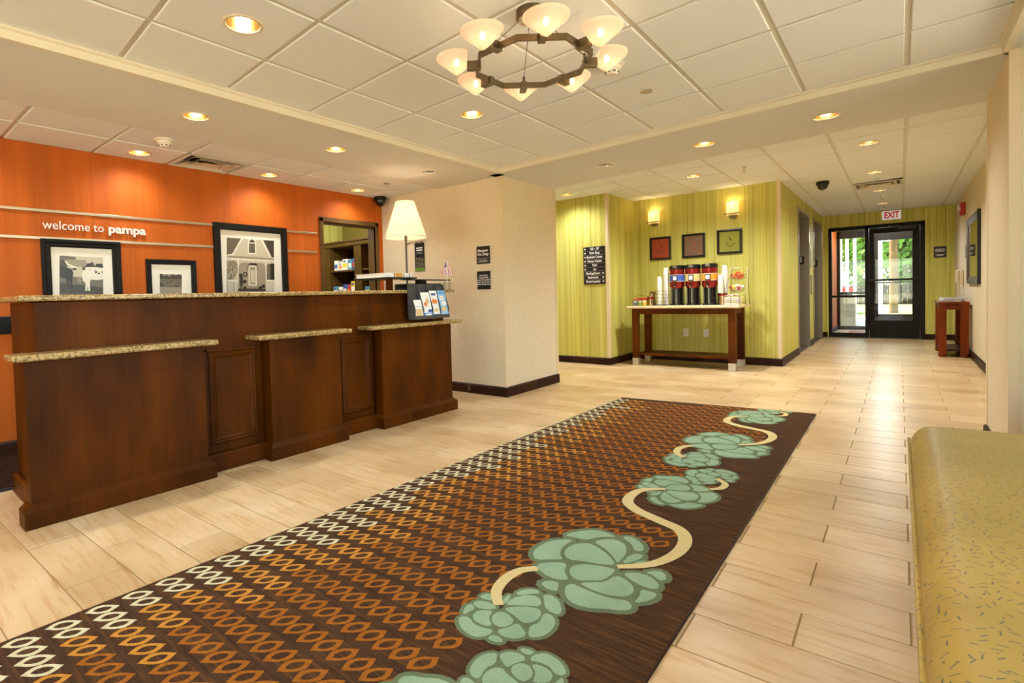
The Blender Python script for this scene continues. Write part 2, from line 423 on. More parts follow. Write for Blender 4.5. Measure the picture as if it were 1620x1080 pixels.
bb('baseboard_corridor', [(-7.2, YG), (XG, YG), (XG, YCF), (XE, YCF), (XE, E1[0]-.07)], -.018)
bb('baseboard_elevator', [(XE, E1[1]+.07), (XE, E2[0]-.07)], -.018)
bb('baseboard_elevator_end', [(XE, E2[1]+.07), (XE, YF), (DX0-.02, YF)], -.018)
bb('baseboard_hall_right', [(DX1+.02, YF), (XR, YF), (XR, YP_), (XP_, YP_), (XP_, 4.18), (1.15, 4.18)], -.018)
for i, (x, y) in enumerate(((XC, YB), (XC, YC2), (XG, YG), (XE, YCF), (XP_, 4.18), (XP_, YP_))):
    t_, w_ = .006, .038
    top = ZS if i in (0, 1, 4, 5) else ZH
    ox = 1 if x < 0 else -1; oy = -1 if i in (0, 2, 3, 4) else 1      # outward directions of the two faces
    m = MB(); m.prism([(x+ox*t_, y+oy*t_, .105), (x-ox*w_, y+oy*t_, .105), (x-ox*w_, y, .105), (x, y, .105), (x, y-oy*w_, .105), (x+ox*t_, y-oy*w_, .105)], (0, 0, top-.105))
    struct(m.build('trim_%d' % (i+1), 'corner_trim'))

# ---- lamps in the ceiling
HOLES = {'tray': [], 'low': [], 'hall': [], 'soffit': []}
RD = .078
def hole_plate(m, quad, z, c, r, seg=24, mi=0):
    """flat plate (quad corners in plan, ccw) with a round hole; also the hole edge"""
    pts = []
    for k in range(seg):
        a = 2*math.pi*k/seg; pts.append((c[0]+r*math.cos(a), c[1]+r*math.sin(a)))
    Q = [Vector((q[0], q[1])) for q in quad]; outer = []
    C = Vector(c)
    for p in pts:
        d = (Vector(p)-C).normalized(); best = 1e9
        for i in range(4):
            a, b = Q[i], Q[(i+1) % 4]; e = b-a; den = d.x*e.y-d.y*e.x
            if abs(den) < 1e-9: continue
            t = ((a.x-C.x)*e.y-(a.y-C.y)*e.x)/den; s_ = ((a.x-C.x)*d.y-(a.y-C.y)*d.x)/den
            if t > 0 and -1e-6 <= s_ <= 1+1e-6: best = min(best, t)
        outer.append(C+d*best)
    # add true corners by snapping the nearest outer sample
    for q in Q:
        i = min(range(seg), key=lambda k: (outer[k]-q).length); outer[i] = q.copy()
    v = [(p[0], p[1], z) for p in pts]+[(p.x, p.y, z) for p in outer]+[(p[0], p[1], z+.012) for p in pts]
    f = []
    for k in range(seg):
        j = (k+1) % seg; f += [(k, j, seg+j, seg+k), (k, 2*seg+k, 2*seg+j, j)]
    m.add(v, f, mi)
DL = {}
def downlight(x, y, z, label, group, gold=True, on=1.0, r=RD, kind='gold', light=True, dx=0):
    key = (gold, r, on > 0)
    if key not in DL:
        t = thing('recessed_downlight', label, 'downlight', (x, y, z), 0, group)
        MB().lathe([(r-.004, .001), (r-.002, -.004), (r+.010, -.005), (r+.018, 0), (r+.018, .001)], seg=28, close=False).build('trim_ring', 'ring_trim', t, local=True, smooth=True)
        MB().lathe([(r-.002, 0), (r-.006, .03), (r*.86, .07), (r*.62, .115), (r*.5, .13), (0.001, .131)], seg=28, close=False, rfun=lambda a, zz: 1+.012*math.cos(14*a)).build('reflector', 'gold_reflector' if gold else 'silver_reflector', t, local=True, smooth=True)
        if on > 0: MB().lathe([(.001, .018), (.024, .020), (.030, .03), (.030, .110), (.001, .112)], seg=16).build('lamp', 'tube', t, local=True, smooth=True)
        else: MB().lathe([(.001, .055), (.016, .056), (.018, .07), (.018, .125), (.001, .126)], seg=14).build('lamp', 'offwhite', t, local=True, smooth=True)
        DL[key] = t
    else:
        t = dup(DL[key], (x, y, z), None, label); t['group'] = group
    if light and on > 0:
        ld = bpy.data.lights.new('downlight_beam', 'SPOT'); ld.energy = DOWN_W*on; ld.color = WARM; ld.spot_size = R_(150); ld.spot_blend = 1.0
        ld.shadow_soft_size = .055
        lo = bpy.data.objects.new('downlight_beam', ld); COL.objects.link(lo); lo.parent = t; lo.location = (0, 0, .012)
    return t
TRX = [-3.118, -2.59, -2.05, -1.505, -.985, -.48, .034, .44]
def trow(k, x): return 4.462+.576*k-.072*(x+3.118)    # row lines of the tray grid
LOWY = [-4.2]+[-4.07+.571*i+.0 for i in range(1, 0)]+[.82+.571*i for i in range(-8, 7)]
TL_lights = [(-2.32, 1.276), (-2.32, 3.004), (-2.32, -.45), (-2.32, -2.18), (-.22, 1.15), (-.22, -.62), (-.22, -2.3)]  # all after the first pair are unseen, added as fill
LOW_lights = [(-4.785, 1.665), (-4.785, 2.85), (-4.785, 3.98), (-4.785, .5)]
S_lights = [(-3.555, 1.593), (-3.555, 2.739), (-3.56, 3.90), (-3.555, .45), (-3.555, -.7)]
B_lights = [(-2.194, 4.972), (-1.274, 4.909), (-.408, 4.792)]
H_lights = [(-.235, 6.887), (-.24, 8.725), (-.23, 10.505), (-.232, 12.22), (-1.987, 7.149), (-3.70, 7.02), (-4.96, 6.64)]  # last one is unseen, added to light the green corridor wall evenly

brl = thing('back_room_fill_lamp', 'added round white fill lamp on the back room ceiling', 'ceiling lamp', BRL)  # unseen lamp added to brighten the back room
MB().lathe([(.16, 0), (.16, -.03), (.14, -.05), (.001, -.055)], seg=24).build('diffuser', 'tube', brl, local=True, smooth=True)
ld = bpy.data.lights.new('back_room_fill', 'POINT'); ld.energy = 45; ld.color = WARM; ld.shadow_soft_size = .12
lo = bpy.data.objects.new('back_room_fill', ld); COL.objects.link(lo); lo.parent = brl; lo.location = (0, 0, -.2)
# ---- tile ceilings: every tile its own piece, bars in the gaps above
def plain_tile(m, q, z, g=.0125, th=.012):
    c = Vector((sum(p[0] for p in q)/4, sum(p[1] for p in q)/4))
    def ins(p, d):
        v = Vector((p[0], p[1])); e = (c-v); return (v.x+math.copysign(d, e.x), v.y+math.copysign(d, e.y))
    a = [ins(p, g) for p in q]; b = [ins(p, g+.004) for p in q]
    v = [(p[0], p[1], z+th) for p in a]+[(p[0], p[1], z+.004) for p in a]+[(p[0], p[1], z) for p in b]
    f = [(8, 9, 10, 11)]
    for i in range(4): j = (i+1) % 4; f += [(i, j, 4+j, 4+i), (4+i, 4+j, 8+j, 8+i)]
    m.add(v, f); return b, a
def ceiling_grid(name, xs, rows, z, lights, skip=None, barmat='gridbar'):
    """xs: x lines; rows: list of functions x->y"""
    per = MB(); x0, x1 = xs[0], xs[-1]
    for a, b in (((x0, rows[0](x0)), (x1, rows[0](x1))), ((x0, rows[-1](x0)), (x1, rows[-1](x1))),
                 ((x0, rows[0](x0)), (x0, rows[-1](x0))), ((x1, rows[0](x1)), (x1, rows[-1](x1)))):
        per.bar((*a, z+.012), (*b, z+.012), .03, .006)
    ce = struct(per.build(name, barmat))
    for x in xs[1:-1]:
        MB().bar((x, rows[0](x), z+.011), (x, rows[-1](x), z+.011), .026, .008).build('grid_bar', barmat, ce)
    for r in rows[1:-1]:
        MB().bar((x0, r(x0), z+.012), (x1, r(x1), z+.012), .024, .006).build('cross_bar', barmat, ce)
    for i in range(len(xs)-1):
        for j in range(len(rows)-1):
            q = [(xs[i], rows[j](xs[i])), (xs[i+1], rows[j](xs[i+1])), (xs[i+1], rows[j+1](xs[i+1])), (xs[i], rows[j+1](xs[i]))]
            cx, cy = sum(p[0] for p in q)/4, sum(p[1] for p in q)/4
            if skip and skip(cx, cy): continue
            m = MB(); hit = None
            for L in lights:
                if xs[i] < L[0] < xs[i+1] and min(q[0][1], q[1][1]) < L[1] < max(q[2][1], q[3][1]): hit = L
            if hit:
                b, a = plain_tile(m, q, z)
                m.f.pop(0); m.mi.pop(0)
                hole_plate(m, b, z, hit[:2], RD)
            else: plain_tile(m, q, z)
            m.build('ceiling_tile', 'ctile', ce)
    return ce
rows = [(lambda k: (lambda x: trow(k, x)))(k) for k in range(-14, 1)]
ceiling_grid('ceiling_tray', TRX, rows, ZT, TL_lights)
VENT = (-4.785, 2.247)
rows = [(lambda y: (lambda x: y))(.82+.571*k) for k in range(-8, 7)]+[lambda x: YB]
ceiling_grid('ceiling_desk', [XO, -4.53, -4.065], rows, ZL, LOW_lights, skip=lambda x, y: abs(x-VENT[0]) < .1 and abs(y-VENT[1]) < .1)
def hrow(k, x): return 5.92+.595*k-.085*(x-.04)
HX = [-7.2, -6.45, -5.86, -5.26, -4.66, -4.06, -3.46, -2.87, -2.27, -1.67, -1.083, -.52, .048, .61, XR+.02]
HV = (-.236, 9.92)
rows = [(lambda k: (lambda x: hrow(k, x)))(k) for k in range(-1, 13)]+[lambda x: YF]
ceiling_grid('ceiling_hall', HX, rows, ZH, H_lights, skip=lambda x, y: (y > YCF+.45 and x < XE-.3) or (x < XG-.3 and y > YG+.5) or (y < 5.4 and x < -3.3) or (y < 5.2 and x > .5) or (abs(x-HV[0]) < .15 and abs(y-HV[1]) < .2))

# ---- plastered soffit: the U of flat ceiling round the tray, with its lamp holes
m = MB()
def flat(m, q, z, lights):
    hs = [L for L in lights if min(p[0] for p in q) < L[0] < max(p[0] for p in q) and min(p[1] for p in q) < L[1] < max(p[1] for p in q)]
    if hs: hole_plate(m, q, z, hs[0], RD)
    else: m.add([(p[0], p[1], z) for p in q], [(0, 1, 2, 3)])
xa, xb = -4.065, -3.118
ys = [YBK, -1.2, -.2, 1.0, 2.15, 3.3, YB]
for a, b in zip(ys, ys[1:]): flat(m, [(xa, a), (xb, a), (xb, b), (xa, b)], ZS, S_lights)
def bf(x): return 4.462-.072*(x+3.118)
def bk(x): return 5.62-.105*(x+3.118)
xs = [-3.118, -2.7, -1.75, -.85, .1, .46]
for a, b in zip(xs, xs[1:]): flat(m, [(a, bf(a)), (b, bf(b)), (b, bk(b)), (a, bk(a))], ZS, B_lights)
m.add([(.44, YBK, ZS), (1.15, YBK, ZS), (1.15, 4.25, ZS), (.44, 4.25, ZS)], [(0, 1, 2, 3)])
m.add([(xa, YBK, ZS), (xa, YB, ZS), (xa, YB, ZL+.02), (xa, YBK, ZL+.02)], [(0, 1, 2, 3)])
m.add([(-3.3, bk(-3.3), ZS), (.6, bk(.6), ZS), (.6, bk(.6), ZH+.03), (-3.3, bk(-3.3), ZH+.03)], [(0, 1, 2, 3)])
m.add([(-3.25, bf(-3.25), ZS), (-3.118, bf(-3.118), ZS), (-3.118, bk(-3.118), ZS), (-3.25, bk(-3.25), ZS)], [(0, 1, 2, 3)])
struct(m.build('ceiling_soffit', 'plaster'))
# tray trim: stepped moulding round the edge of the tray
m = MB(); zt = ZT+.01
def trimrun(m, a, b, inn):
    a = Vector((*a, 0)); b = Vector((*b, 0)); n = Vector((*inn, 0))
    prof = [(-.02, ZS-.004), (.012, ZS-.004), (.014, ZS+.034), (.030, ZS+.040), (.030, zt), (-.02, zt)]
    v = [a+n*p+Vector((0, 0, z)) for p, z in prof]+[b+n*p+Vector((0, 0, z)) for p, z in prof]; k = len(prof)
    m.add(v, [(i, (i+1) % k, k+(i+1) % k, k+i) for i in range(k)]+[tuple(range(k))[::-1], tuple(range(k, 2*k))])
trimrun(m, (-3.118, YBK), (-3.118, bf(-3.118)), (1, 0)); trimrun(m, (.44, bf(.44)), (.44, YBK), (-1, 0))
trimrun(m, (-3.118, bf(-3.118)), (.44, bf(.44)), (0, -1))
struct(m.build('trim_tray', 'crown'))

for i, (x, y) in enumerate(TL_lights): downlight(x, y, ZT, 'gold recessed downlight set in a white tile of the raised tray ceiling', 'tray ceiling downlights')
for x, y in LOW_lights: downlight(x, y, ZL, 'gold recessed downlight in the tile ceiling along the orange wall', 'downlights along the orange wall', on=.2)
for i, (x, y) in enumerate(S_lights):
    if i == 2: downlight(x, y, ZS, 'unlit silver recessed downlight in the soffit above the lamp end of the desk', 'unlit soffit downlights', gold=False, on=0)
    else: downlight(x, y, ZS, 'lit gold recessed downlight in the smooth soffit above the reception desk', 'soffit downlights over the desk', on=.6)
for i, (x, y) in enumerate(B_lights):
    if i == 0: downlight(x, y, ZS, 'silver recessed downlight in the cross beam next to the beige pier', 'unlit soffit downlights', gold=False, on=0)
    else: downlight(x, y, ZS, 'gold recessed downlight in the smooth beam between lobby and hall', 'beam downlights', on=1.2)
for i, (x, y) in enumerate(H_lights):
    downlight(x, y, ZH, 'gold recessed downlight in the tile ceiling of the exit hall' if i < 4 else 'small gold recessed downlight in the tile ceiling by the coffee alcove', 'hall downlights' if i < 4 else 'coffee alcove downlights', on=(2.6, 3.2, 3.0, 2.6, 7.0, 1.4, 4.0)[i])

# ================================================================== RECEPTION DESK
XU, XP, XB = -3.40, -3.275, -4.02        # upper face, pedestal face, staff side
DY0, DY1 = .65, 3.86
def moulding(y0, y1, z0, z1, x, name, parent, mat='desk', w=.05):
    """raised picture-frame moulding on a face x, proud towards +x"""
    prof = [(0, .0), (.0, .010), (.25, .016), (.45, .013), (.6, .018), (.85, .010), (1, .003), (1, 0)]
    m = MB(); v = []; f = []; k = len(prof)
    for cy_, cz_, sy_, sz_ in ((y0, z0, 1, 1), (y1, z0, -1, 1), (y1, z1, -1, -1), (y0, z1, 1, -1)):
        for a, h in prof: v.append((x+h, cy_+sy_*a*w, cz_+sz_*a*w))
    for c in range(4):
        d = (c+1) % 4
        for j in range(k-1): f.append((c*k+j, d*k+j, d*k+j+1, c*k+j+1))
    m.add(v, f); return m.build(name, mat, parent, smooth=False)
desk = thing('reception_desk', 'long dark stained wooden reception desk with two moulded recessed panels', 'reception desk', (-3.7, 2.2, 0))
MB().box(XB+.02, XU, DY0, DY1, 0, 1.125).build('body', 'desk', desk, bevel=.004)
pl = MB(); pl.prism([(XU+.0, DY0-.03, 0), (XU+.07, DY0-.03, 0), (XU+.07, DY1+.02, 0), (XU, DY1+.02, 0)], (0, 0, .115))
pl.box(XB, XU+.0, DY0-.03, DY0, 0, .115); pl.build('plinth', 'desk', desk, bevel=.008, seg=1)
for (y0, y1) in ((1.535, 1.862), (2.60, 2.90)):
    ins = MB().box(XU, XU+.006, y0+.03, y1-.03, .19, .75).build('recessed_panel', 'desk', desk)
    moulding(y0, y1, .165, .775, XU, 'panel_moulding', ins)
    MB().box(XU, XU+.022, y0-.02, y1+.02, .775, .792).build('panel_ledge', 'desk', desk, bevel=.004)
wt = MB().box(XB-.02, XU+.075, DY0-.075, DY1+.09, 1.128, 1.158).build('granite_worktop', 'granite', None, bevel=.010, seg=3)
tag(wt, 'long speckled tan granite worktop along the top of the reception desk', 'worktop')
for i, (y0, y1, g0, g1, lab) in enumerate(((.575, 1.46, .515, 1.515, 'wide dark wood desk pedestal with granite ledge below the cattle picture'),
        (1.905, 2.50, 1.79, 2.56, 'narrow dark wood desk pedestal with granite ledge between the two moulded panels'),
        (2.93, 3.82, 2.77, 3.90, 'dark wood desk pedestal with granite ledge under the brochure rack'))):
    p = thing('desk_pedestal', lab, 'pedestal', ((XU+XP)/2, (y0+y1)/2, 0), 0, 'desk pedestals')
    MB().box(XU+.026, XP, y0, y1, .0, .832).build('cabinet_body', 'desk', p, bevel=.003)
    b = MB(); h, t_ = .115, .034
    v = [(XU+.028, y0-t_), (XP+t_, y0-t_), (XP+t_, y1+t_), (XU+.028, y1+t_)]; u_ = [(XU+.028, y0), (XP, y0), (XP, y1), (XU+.028, y1)]
    vv = [(*q, 0) for q in v]+[(*q, h-.03) for q in v]+[(*q, h) for q in u_]
    b.add(vv, [(3, 2, 1, 0), (8, 9, 10, 11)]+[(j, (j+1) % 4, 4+(j+1) % 4, 4+j) for j in range(4)]+[(4+j, 4+(j+1) % 4, 8+(j+1) % 4, 8+j) for j in range(4)])
    b.build('plinth', 'desk', p)
    MB().box(XU+.001, XP+.085, g0, g1, .834, .866).build('granite_ledge', 'granite', p, bevel=.012, seg=3)

# ---- table lamp on the desk
LX, LY = -3.76, 3.73
L = thing('desk_lamp', 'lit pleated cream lamp on a slim bronze pole at the end of the desk', 'lamp', (LX, LY, 1.158))
MB().lathe([(.001, 0), (.085, 0), (.085, .012), (.07, .022), (.02, .03), (.012, .05), (.001, .05)], seg=28).build('base', 'greymetal', L, local=True, smooth=True)
MB().lathe([(.010, .04), (.010, .50), (.016, .505), (.016, .53), (.012, .56), (.012, .60)], seg=16).build('pole', 'greymetal', L, local=True, smooth=True)
sh = MB().lathe([(.207, .532), (.150, .71), (.092, .892), (.090, .892), (.148, .71), (.204, .532), (.207, .532)], seg=168, close=False,
                rfun=lambda a, z: 1+.012*math.sin(56*a)).build('lamp_shade', 'lampshade', L, local=True, smooth=True)
MB().lathe([(.2085, .530), (.2085, .542), (.2055, .542), (.2055, .530), (.2085, .530)], seg=48, close=False).build('shade_binding', 'offwhite', sh, local=True)
MB().lathe([(.001, .60), (.012, .60), (.02, .63), (.03, .67), (.022, .70), (.001, .712)], seg=14).build('bulb', 'bulb', L, local=True, smooth=True)
MB().tube([(0, 0, .47), (.035, .02, .468)], .003).build('switch_chain', 'greymetal', L, local=True)
ld = bpy.data.lights.new('lamp_light', 'POINT'); ld.energy = 1.6; ld.color = LAMPC; ld.shadow_soft_size = .04
lo = bpy.data.objects.new('lamp_light', ld); COL.objects.link(lo); lo.parent = L; lo.location = (0, 0, .76)

# ---- brochure rack hooked over the worktop front
rk = thing('brochure_rack', 'grey metal brochure rack hooked over the front edge of the desk', 'brochure rack', (XU+.085, 3.5, .88))
xr = XU+.080; y0, y1 = 3.29, 3.745
m = MB(); m.box(xr, xr+.006, y0, y1, .93, 1.215); m.box(xr-.16, xr+.006, y0, y1, 1.209, 1.215); m.box(xr-.16, xr-.154, y0, y1, 1.16, 1.215); m.build('back_plate', 'greymetal', rk)
for yy in (y0, y0+.110, y0+.232, y0+.338, y1-.004):
    MB().prism([(xr+.006, yy, 1.205), (xr+.03, yy, 1.205), (xr+.055, yy, 1.10), (xr+.095, yy, .985), (xr+.095, yy, .90), (xr+.006, yy, .90)], (0, .004, 0)).build('divider', 'greymetal', rk)
MB().box(xr, xr+.10, y0, y1, .893, .899).build('bottom_shelf', 'greymetal', rk)
MB().box(xr+.094, xr+.099, y0, y1, .893, .925).build('front_lip', 'greymetal', rk)
plain('br_white', (240, 238, 232), .35); plain('br_blue', (96, 158, 214), .35); plain('br_navy', (60, 84, 156), .35); plain('br_tan', (216, 190, 140), .4)
plain('br_sky', (150, 196, 232), .35); plain('br_orange', (226, 130, 60), .4); plain('br_grey', (176, 182, 186), .4); plain('br_yel', (232, 200, 110), .4)
def brochure(yc, w_, zb, h_, base, patches, label):
    """a leaning leaflet; patches: (u0,u1,v0,v1,mat) on its face"""
    t = thing('brochure', label, 'brochure', (xr+.085, yc, zb), 0, 'brochures in the rack')
    tilt = .22; a = Vector((xr+.094, yc-w_/2, zb)); dy = Vector((0, w_, 0)); dz = Vector((-math.sin(tilt)*h_, 0, math.cos(tilt)*h_)); n = Vector((math.cos(tilt), 0, math.sin(tilt)))
    MB().prism([a, a+dy, a+dy+dz, a+dz], n*.003).build('leaflet', base, t)
    for k, (u0, u1, v0, v1, mt) in enumerate(patches):
        q = a+n*.0034+n*(.0002*k); P = [q+dy*u0+dz*v0, q+dy*u1+dz*v0, q+dy*u1+dz*v1, q+dy*u0+dz*v1]
        if mt.startswith('o:'):
            mt = mt[2:]; P = [q+dy*((u0+u1)/2+(u1-u0)/2*math.cos(k2*math.pi/7))+dz*((v0+v1)/2+(v1-v0)/2*math.sin(k2*math.pi/7)) for k2 in range(14)]
        MB().poly(P).build('print', mt, t)
    return t
brochure(3.345, .104, .905, .165, 'br_white', [(.06, .94, .60, .64, 'br_grey'), (.1, .9, .12, .5, 'br_tan')], 'small white and tan leaflet in the shortest pocket of the brochure rack')
brochure(3.462, .118, .902, .235, 'br_white', [(.0, 1, 0, .20, 'br_blue'), (.25, .85, .04, .16, 'br_white'), (.2, .6, .45, .62, 'o:br_orange'), (.45, .85, .55, .78, 'o:br_tan'), (.55, 1, .22, .32, 'br_navy')], 'white leaflet with food pictures and a blue foot in the brochure rack')
brochure(3.575, .098, .902, .25, 'br_white', [(0, 1, 0, .12, 'br_navy'), (.1, .9, .50, .68, 'o:br_orange'), (.3, .8, .2, .34, 'o:br_yel'), (.2, .8, .82, .90, 'br_navy')], 'white leaflet with an orange picture and purple foot in the brochure rack')
brochure(3.687, .112, .902, .25, 'br_sky', [(.0, 1, .86, .97, 'br_blue'), (.18, .75, .62, .80, 'o:br_white'), (.3, .95, .42, .6, 'o:br_white'), (.25, .8, .2, .38, 'o:br_yel'), (.35, .6, .68, .75, 'o:br_yel')], 'sky blue leaflet with round pictures in the brochure rack')

# ---- raised trays, book and flag
t1 = thing('display_tray', 'flat black tray raised on a wooden post carrying the thick book', 'tray', (-3.72, 3.30, 1.158))
MB().box(-3.99, -3.52, 3.23, 3.63, 1.268, 1.282).build('tray_plate', 'black', t1, bevel=.003)
MB().box(-3.72, -3.66, 3.40, 3.44, 1.158, 1.268).build('post', 'cherry', t1, bevel=.002)
bk_ = thing('book', 'thick pale book with white and amber spine lying on the raised black tray', 'book', (-3.72, 3.3, 1.282))
MB().box(-3.96, -3.548, 3.245, 3.575, 1.286, 1.318).build('pages', 'offwhite', bk_)
c_ = MB(); c_.box(-3.965, -3.543, 3.24, 3.58, 1.282, 1.286); c_.box(-3.965, -3.543, 3.24, 3.58, 1.318, 1.322); c_.build('cover', 'offwhite', bk_)
MB().box(-3.546, -3.540, 3.24, 3.58, 1.282, 1.322).build('spine', 'br_white', bk_)
plain('amber', (222, 160, 52), .5); plain('greyband', (120, 116, 104), .5)
for a, b, mt in ((3.34, 3.355, 'greyband'), (3.36, 3.455, 'amber'), (3.465, 3.475, 'greyband'), (3.54, 3.55, 'greyband')):
    MB().box(-3.540, -3.5392, a, b, 1.284, 1.320).build('spine_band', mt, bk_)
t2 = thing('display_tray', 'empty flat black tray on a short black stand beside the flag', 'tray', (-3.68, 3.77, 1.158))
m = MB(); m.prism([(-3.73, 3.60, 1.262), (-3.41, 3.60, 1.245), (-3.41, 3.99, 1.245), (-3.73, 3.99, 1.262)], (0, 0, .012)); m.build('tray_plate', 'black', t2)
MB().box(-3.62, -3.54, 3.70, 3.78, 1.158, 1.256).build('stand', 'black', t2, bevel=.003)
fl = thing('table_flag', 'small striped american flag in a clear holder at the desk end', 'flag', (-3.39, 3.90, 1.158))
MB().box(-3.40, -3.345, 3.87, 3.925, 1.158, 1.225).build('clear_holder', 'acrylic', fl, bevel=.004)
MB().tube([(-3.372, 3.895, 1.16), (-3.372, 3.90, 1.44)], .0035).build('staff', 'offwhite', fl)
MB().lathe([(.001, 0), (.005, .004), (.001, .016)], (-3.372, 3.90, 1.438), 8).build('finial', 'nickel', fl)
plain('flag_red', (176, 40, 44), .6); plain('flag_blue', (60, 66, 110), .6)
nr, nc = 14, 8; d1 = Vector((.75, .66, 0)); top = Vector((-3.372, 3.90, 1.432)); v = []
for i in range(nr):
    for j in range(nc):
        s_ = i/(nr-1); d = j/(nc-1)
        v.append(top+d1*((-.055+.115*s_)*(.12+.88*d))+Vector((.66, -.75, 0))*(.010*math.sin(9*s_)*d)+Vector((0, 0, -.125*d-.012*s_*d)))
fb = MB()
for i in range(nr-1):
    for j in range(nc-1):
        a = i*nc+j; canton = (j < 3 and i < 7)
        fb.add([v[a], v[a+1], v[a+nc+1], v[a+nc]], [(0, 1, 2, 3)], 2 if canton else (0 if i % 2 == 0 else 1))
fb.build('flag_cloth', ['flag_red', 'sign_white', 'flag_blue'], fl)

# ================================================================== ORANGE WALL
for i, (u0, v0, u1, v1, lab) in enumerate((((-40), 322, 334, 354, 'long upper chrome strip on the orange wall above the welcome lettering'), ((-40), 367.5, 334, 390.5, 'long lower chrome strip on the orange wall below the welcome lettering'),
        (453, 367, 501, 371, 'short upper chrome strip between the house picture and the doorway'), (453, 397.5, 501, 400, 'short lower chrome strip between the house picture and the doorway'))):
    a = onx(max(u0, 0), v0, XO); b = onx(u1, v1, XO); z = (1.845, 1.632)[i % 2]
    ya = a.y if u0 > 0 else -1.5
    if i < 2: yb_ = 2.40
    else: ya = 3.17; yb_ = b.y
    r_ = MB().box(XO, XO+.012, ya, yb_, z-.011, z+.011).build('wall_strip', 'rail', None, bevel=.002)
    tag(r_, lab, 'wall strip', 'chrome strips on the orange wall')
wl = thing('wall_lettering', 'silver lettering reading welcome to pampa between the two long strips', 'lettering', (XO, 1.4, 1.73))
def letters(body, y0, y1, z, size, bold, ext=.008):
    me = text_mesh(body, size, 0, bold, 'LEFT'); xs_ = [v.co.x for v in me.vertices]; wdt = max(xs_)-min(xs_); bpy.data.meshes.remove(me)
    sx = (y1-y0)/wdt; cum = 0
    adv = []
    for i in range(len(body)):                         # advance of each glyph from the width of the string up to it
        a = text_mesh(body[:i]+'|', size, 0, bold, 'LEFT'); b = text_mesh('|', size, 0, bold, 'LEFT')
        adv.append(max(v.co.x for v in a.vertices)-max(v.co.x for v in b.vertices)); bpy.data.meshes.remove(a); bpy.data.meshes.remove(b)
    me = text_mesh(body, size, 0, bold, 'LEFT'); zc = 0; bpy.data.meshes.remove(me)
    for i, ch in enumerate(body):
        if ch == ' ': continue
        me = text_mesh(ch, size, ext/2, bold, 'LEFT'); m0 = text_mesh('x', size, 0, bold, 'LEFT'); mc = text_mesh('x'+ch, size, 0, bold, 'LEFT')
        for v in me.vertices:
            v.co = FACE['+x'] @ Vector(((v.co.x+adv[i])*sx, v.co.y, v.co.z)) + Vector((XO+.014, y0, z)) - ORG[wl.name]
        me.materials.clear(); me.materials.append(MATS['silver_letter']); me.name = 'letter'
        o = bpy.data.objects.new('letter', me); COL.objects.link(o); o.parent = wl
        bpy.data.meshes.remove(m0); bpy.data.meshes.remove(mc)
ya, yb_, yc_, yd_ = onx(66, 353, XO).y, onx(163, 360, XO).y, onx(170, 360, XO).y, onx(229, 365, XO).y
letters('welcome to', ya, yb_, 1.735, .098, 0)
letters('pampa', yc_, yd_, 1.735, .098, .0028)

# ---- framed pictures
for n_, c in (('g1', (28, 24, 20)), ('g2', (62, 54, 44)), ('g3', (104, 94, 78)), ('g4', (150, 138, 116)), ('g5', (196, 184, 160)), ('g6', (226, 218, 200))): plain(n_, c, .35)
plain('mat_board', (236, 228, 212), .6); plain('frame_black', (22, 17, 13), .55, spec=.2)
def frame(name, label, y0, y1, z0, z1, fw, matw, parts, depth=.03, steps=True):
    t = thing(name, label, 'picture', (XO, (y0+y1)/2, z0), 0, 'black framed photographs on the orange wall')
    k = [(0, depth*.6), (0, depth), (.35, depth), (.5, depth*.72), (.8, depth*.8), (1, depth*.45), (1, 0)] if steps else [(0, .004), (0, depth), (.9, depth), (1, depth*.8), (1, 0)]
    m = MB(); v = []; f = []; n = len(k)
    for cy_, cz_, sy_, sz_ in ((y0, z0, 1, 1), (y1, z0, -1, 1), (y1, z1, -1, -1), (y0, z1, 1, -1)):
        for a, h in [(0, 0)]+k: v.append((XO+h, cy_+sy_*a*fw, cz_+sz_*a*fw))
    n += 1
    for c in range(4):
        d = (c+1) % 4
        for j in range(n-1): f.append((c*n+j, d*n+j, d*n+j+1, c*n+j+1))
    m.add(v, f); m.build('frame', 'frame_black', t)
    MB().box(XO, XO+.006, y0+fw, y1-fw, z0+fw, z1-fw).build('mount', 'mat_board', t)
    p = MB(); names = []
    for li, (mt, pts) in enumerate(parts):
        if mt not in names: names.append(mt)
        p.poly([(XO+.0064+.00012*li, q[0], q[1]) for q in pts], names.index(mt))
    p.build('print', names, t)
    return t
def tr(pts, f): return [(lambda q: (q.y, q.z))(onx(*f(x, y), XO)) for x, y in pts]
def circ(x, y, rx, ry, n=14, j=0): return [(x+rx*math.cos(2*math.pi*k/n)*(1+random.uniform(-j, j)), y+ry*math.sin(2*math.pi*k/n)*(1+random.uniform(-j, j))) for k in range(n)]
fA = lambda x, y: (50+x/5.586, 340+y/5.586)     # tracing frame of the cattle and field pictures
P = []
def ad(mt, pts, f): P.append((mt, tr(pts, f)))
ad('g5', [(245, 358), (630, 375), (630, 900), (245, 900)], fA); ad('g3', [(245, 360), (300, 362), (390, 372), (385, 400), (245, 400)], fA)
ad('g4', [(300, 392), (480, 398), (480, 460), (300, 455)], fA); ad('g2', [(245, 395), (310, 400), (310, 470), (245, 465)], fA)
ad('g2', [(480, 430), (540, 420), (560, 450), (630, 440), (630, 470), (480, 470)], fA); ad('g1', [(565, 432), (622, 430), (625, 458), (563, 458)], fA)
ad('g3', [(245, 540), (630, 560), (630, 900), (245, 900)], fA); ad('g2', [(245, 600), (630, 640), (630, 700), (245, 690)], fA)
ad('g1', [(245, 450), (300, 462), (350, 475), (368, 510), (360, 560), (355, 600), (360, 645), (340, 645), (335, 590), (320, 570), (330, 640), (315, 640), (300, 560), (245, 550)], fA)
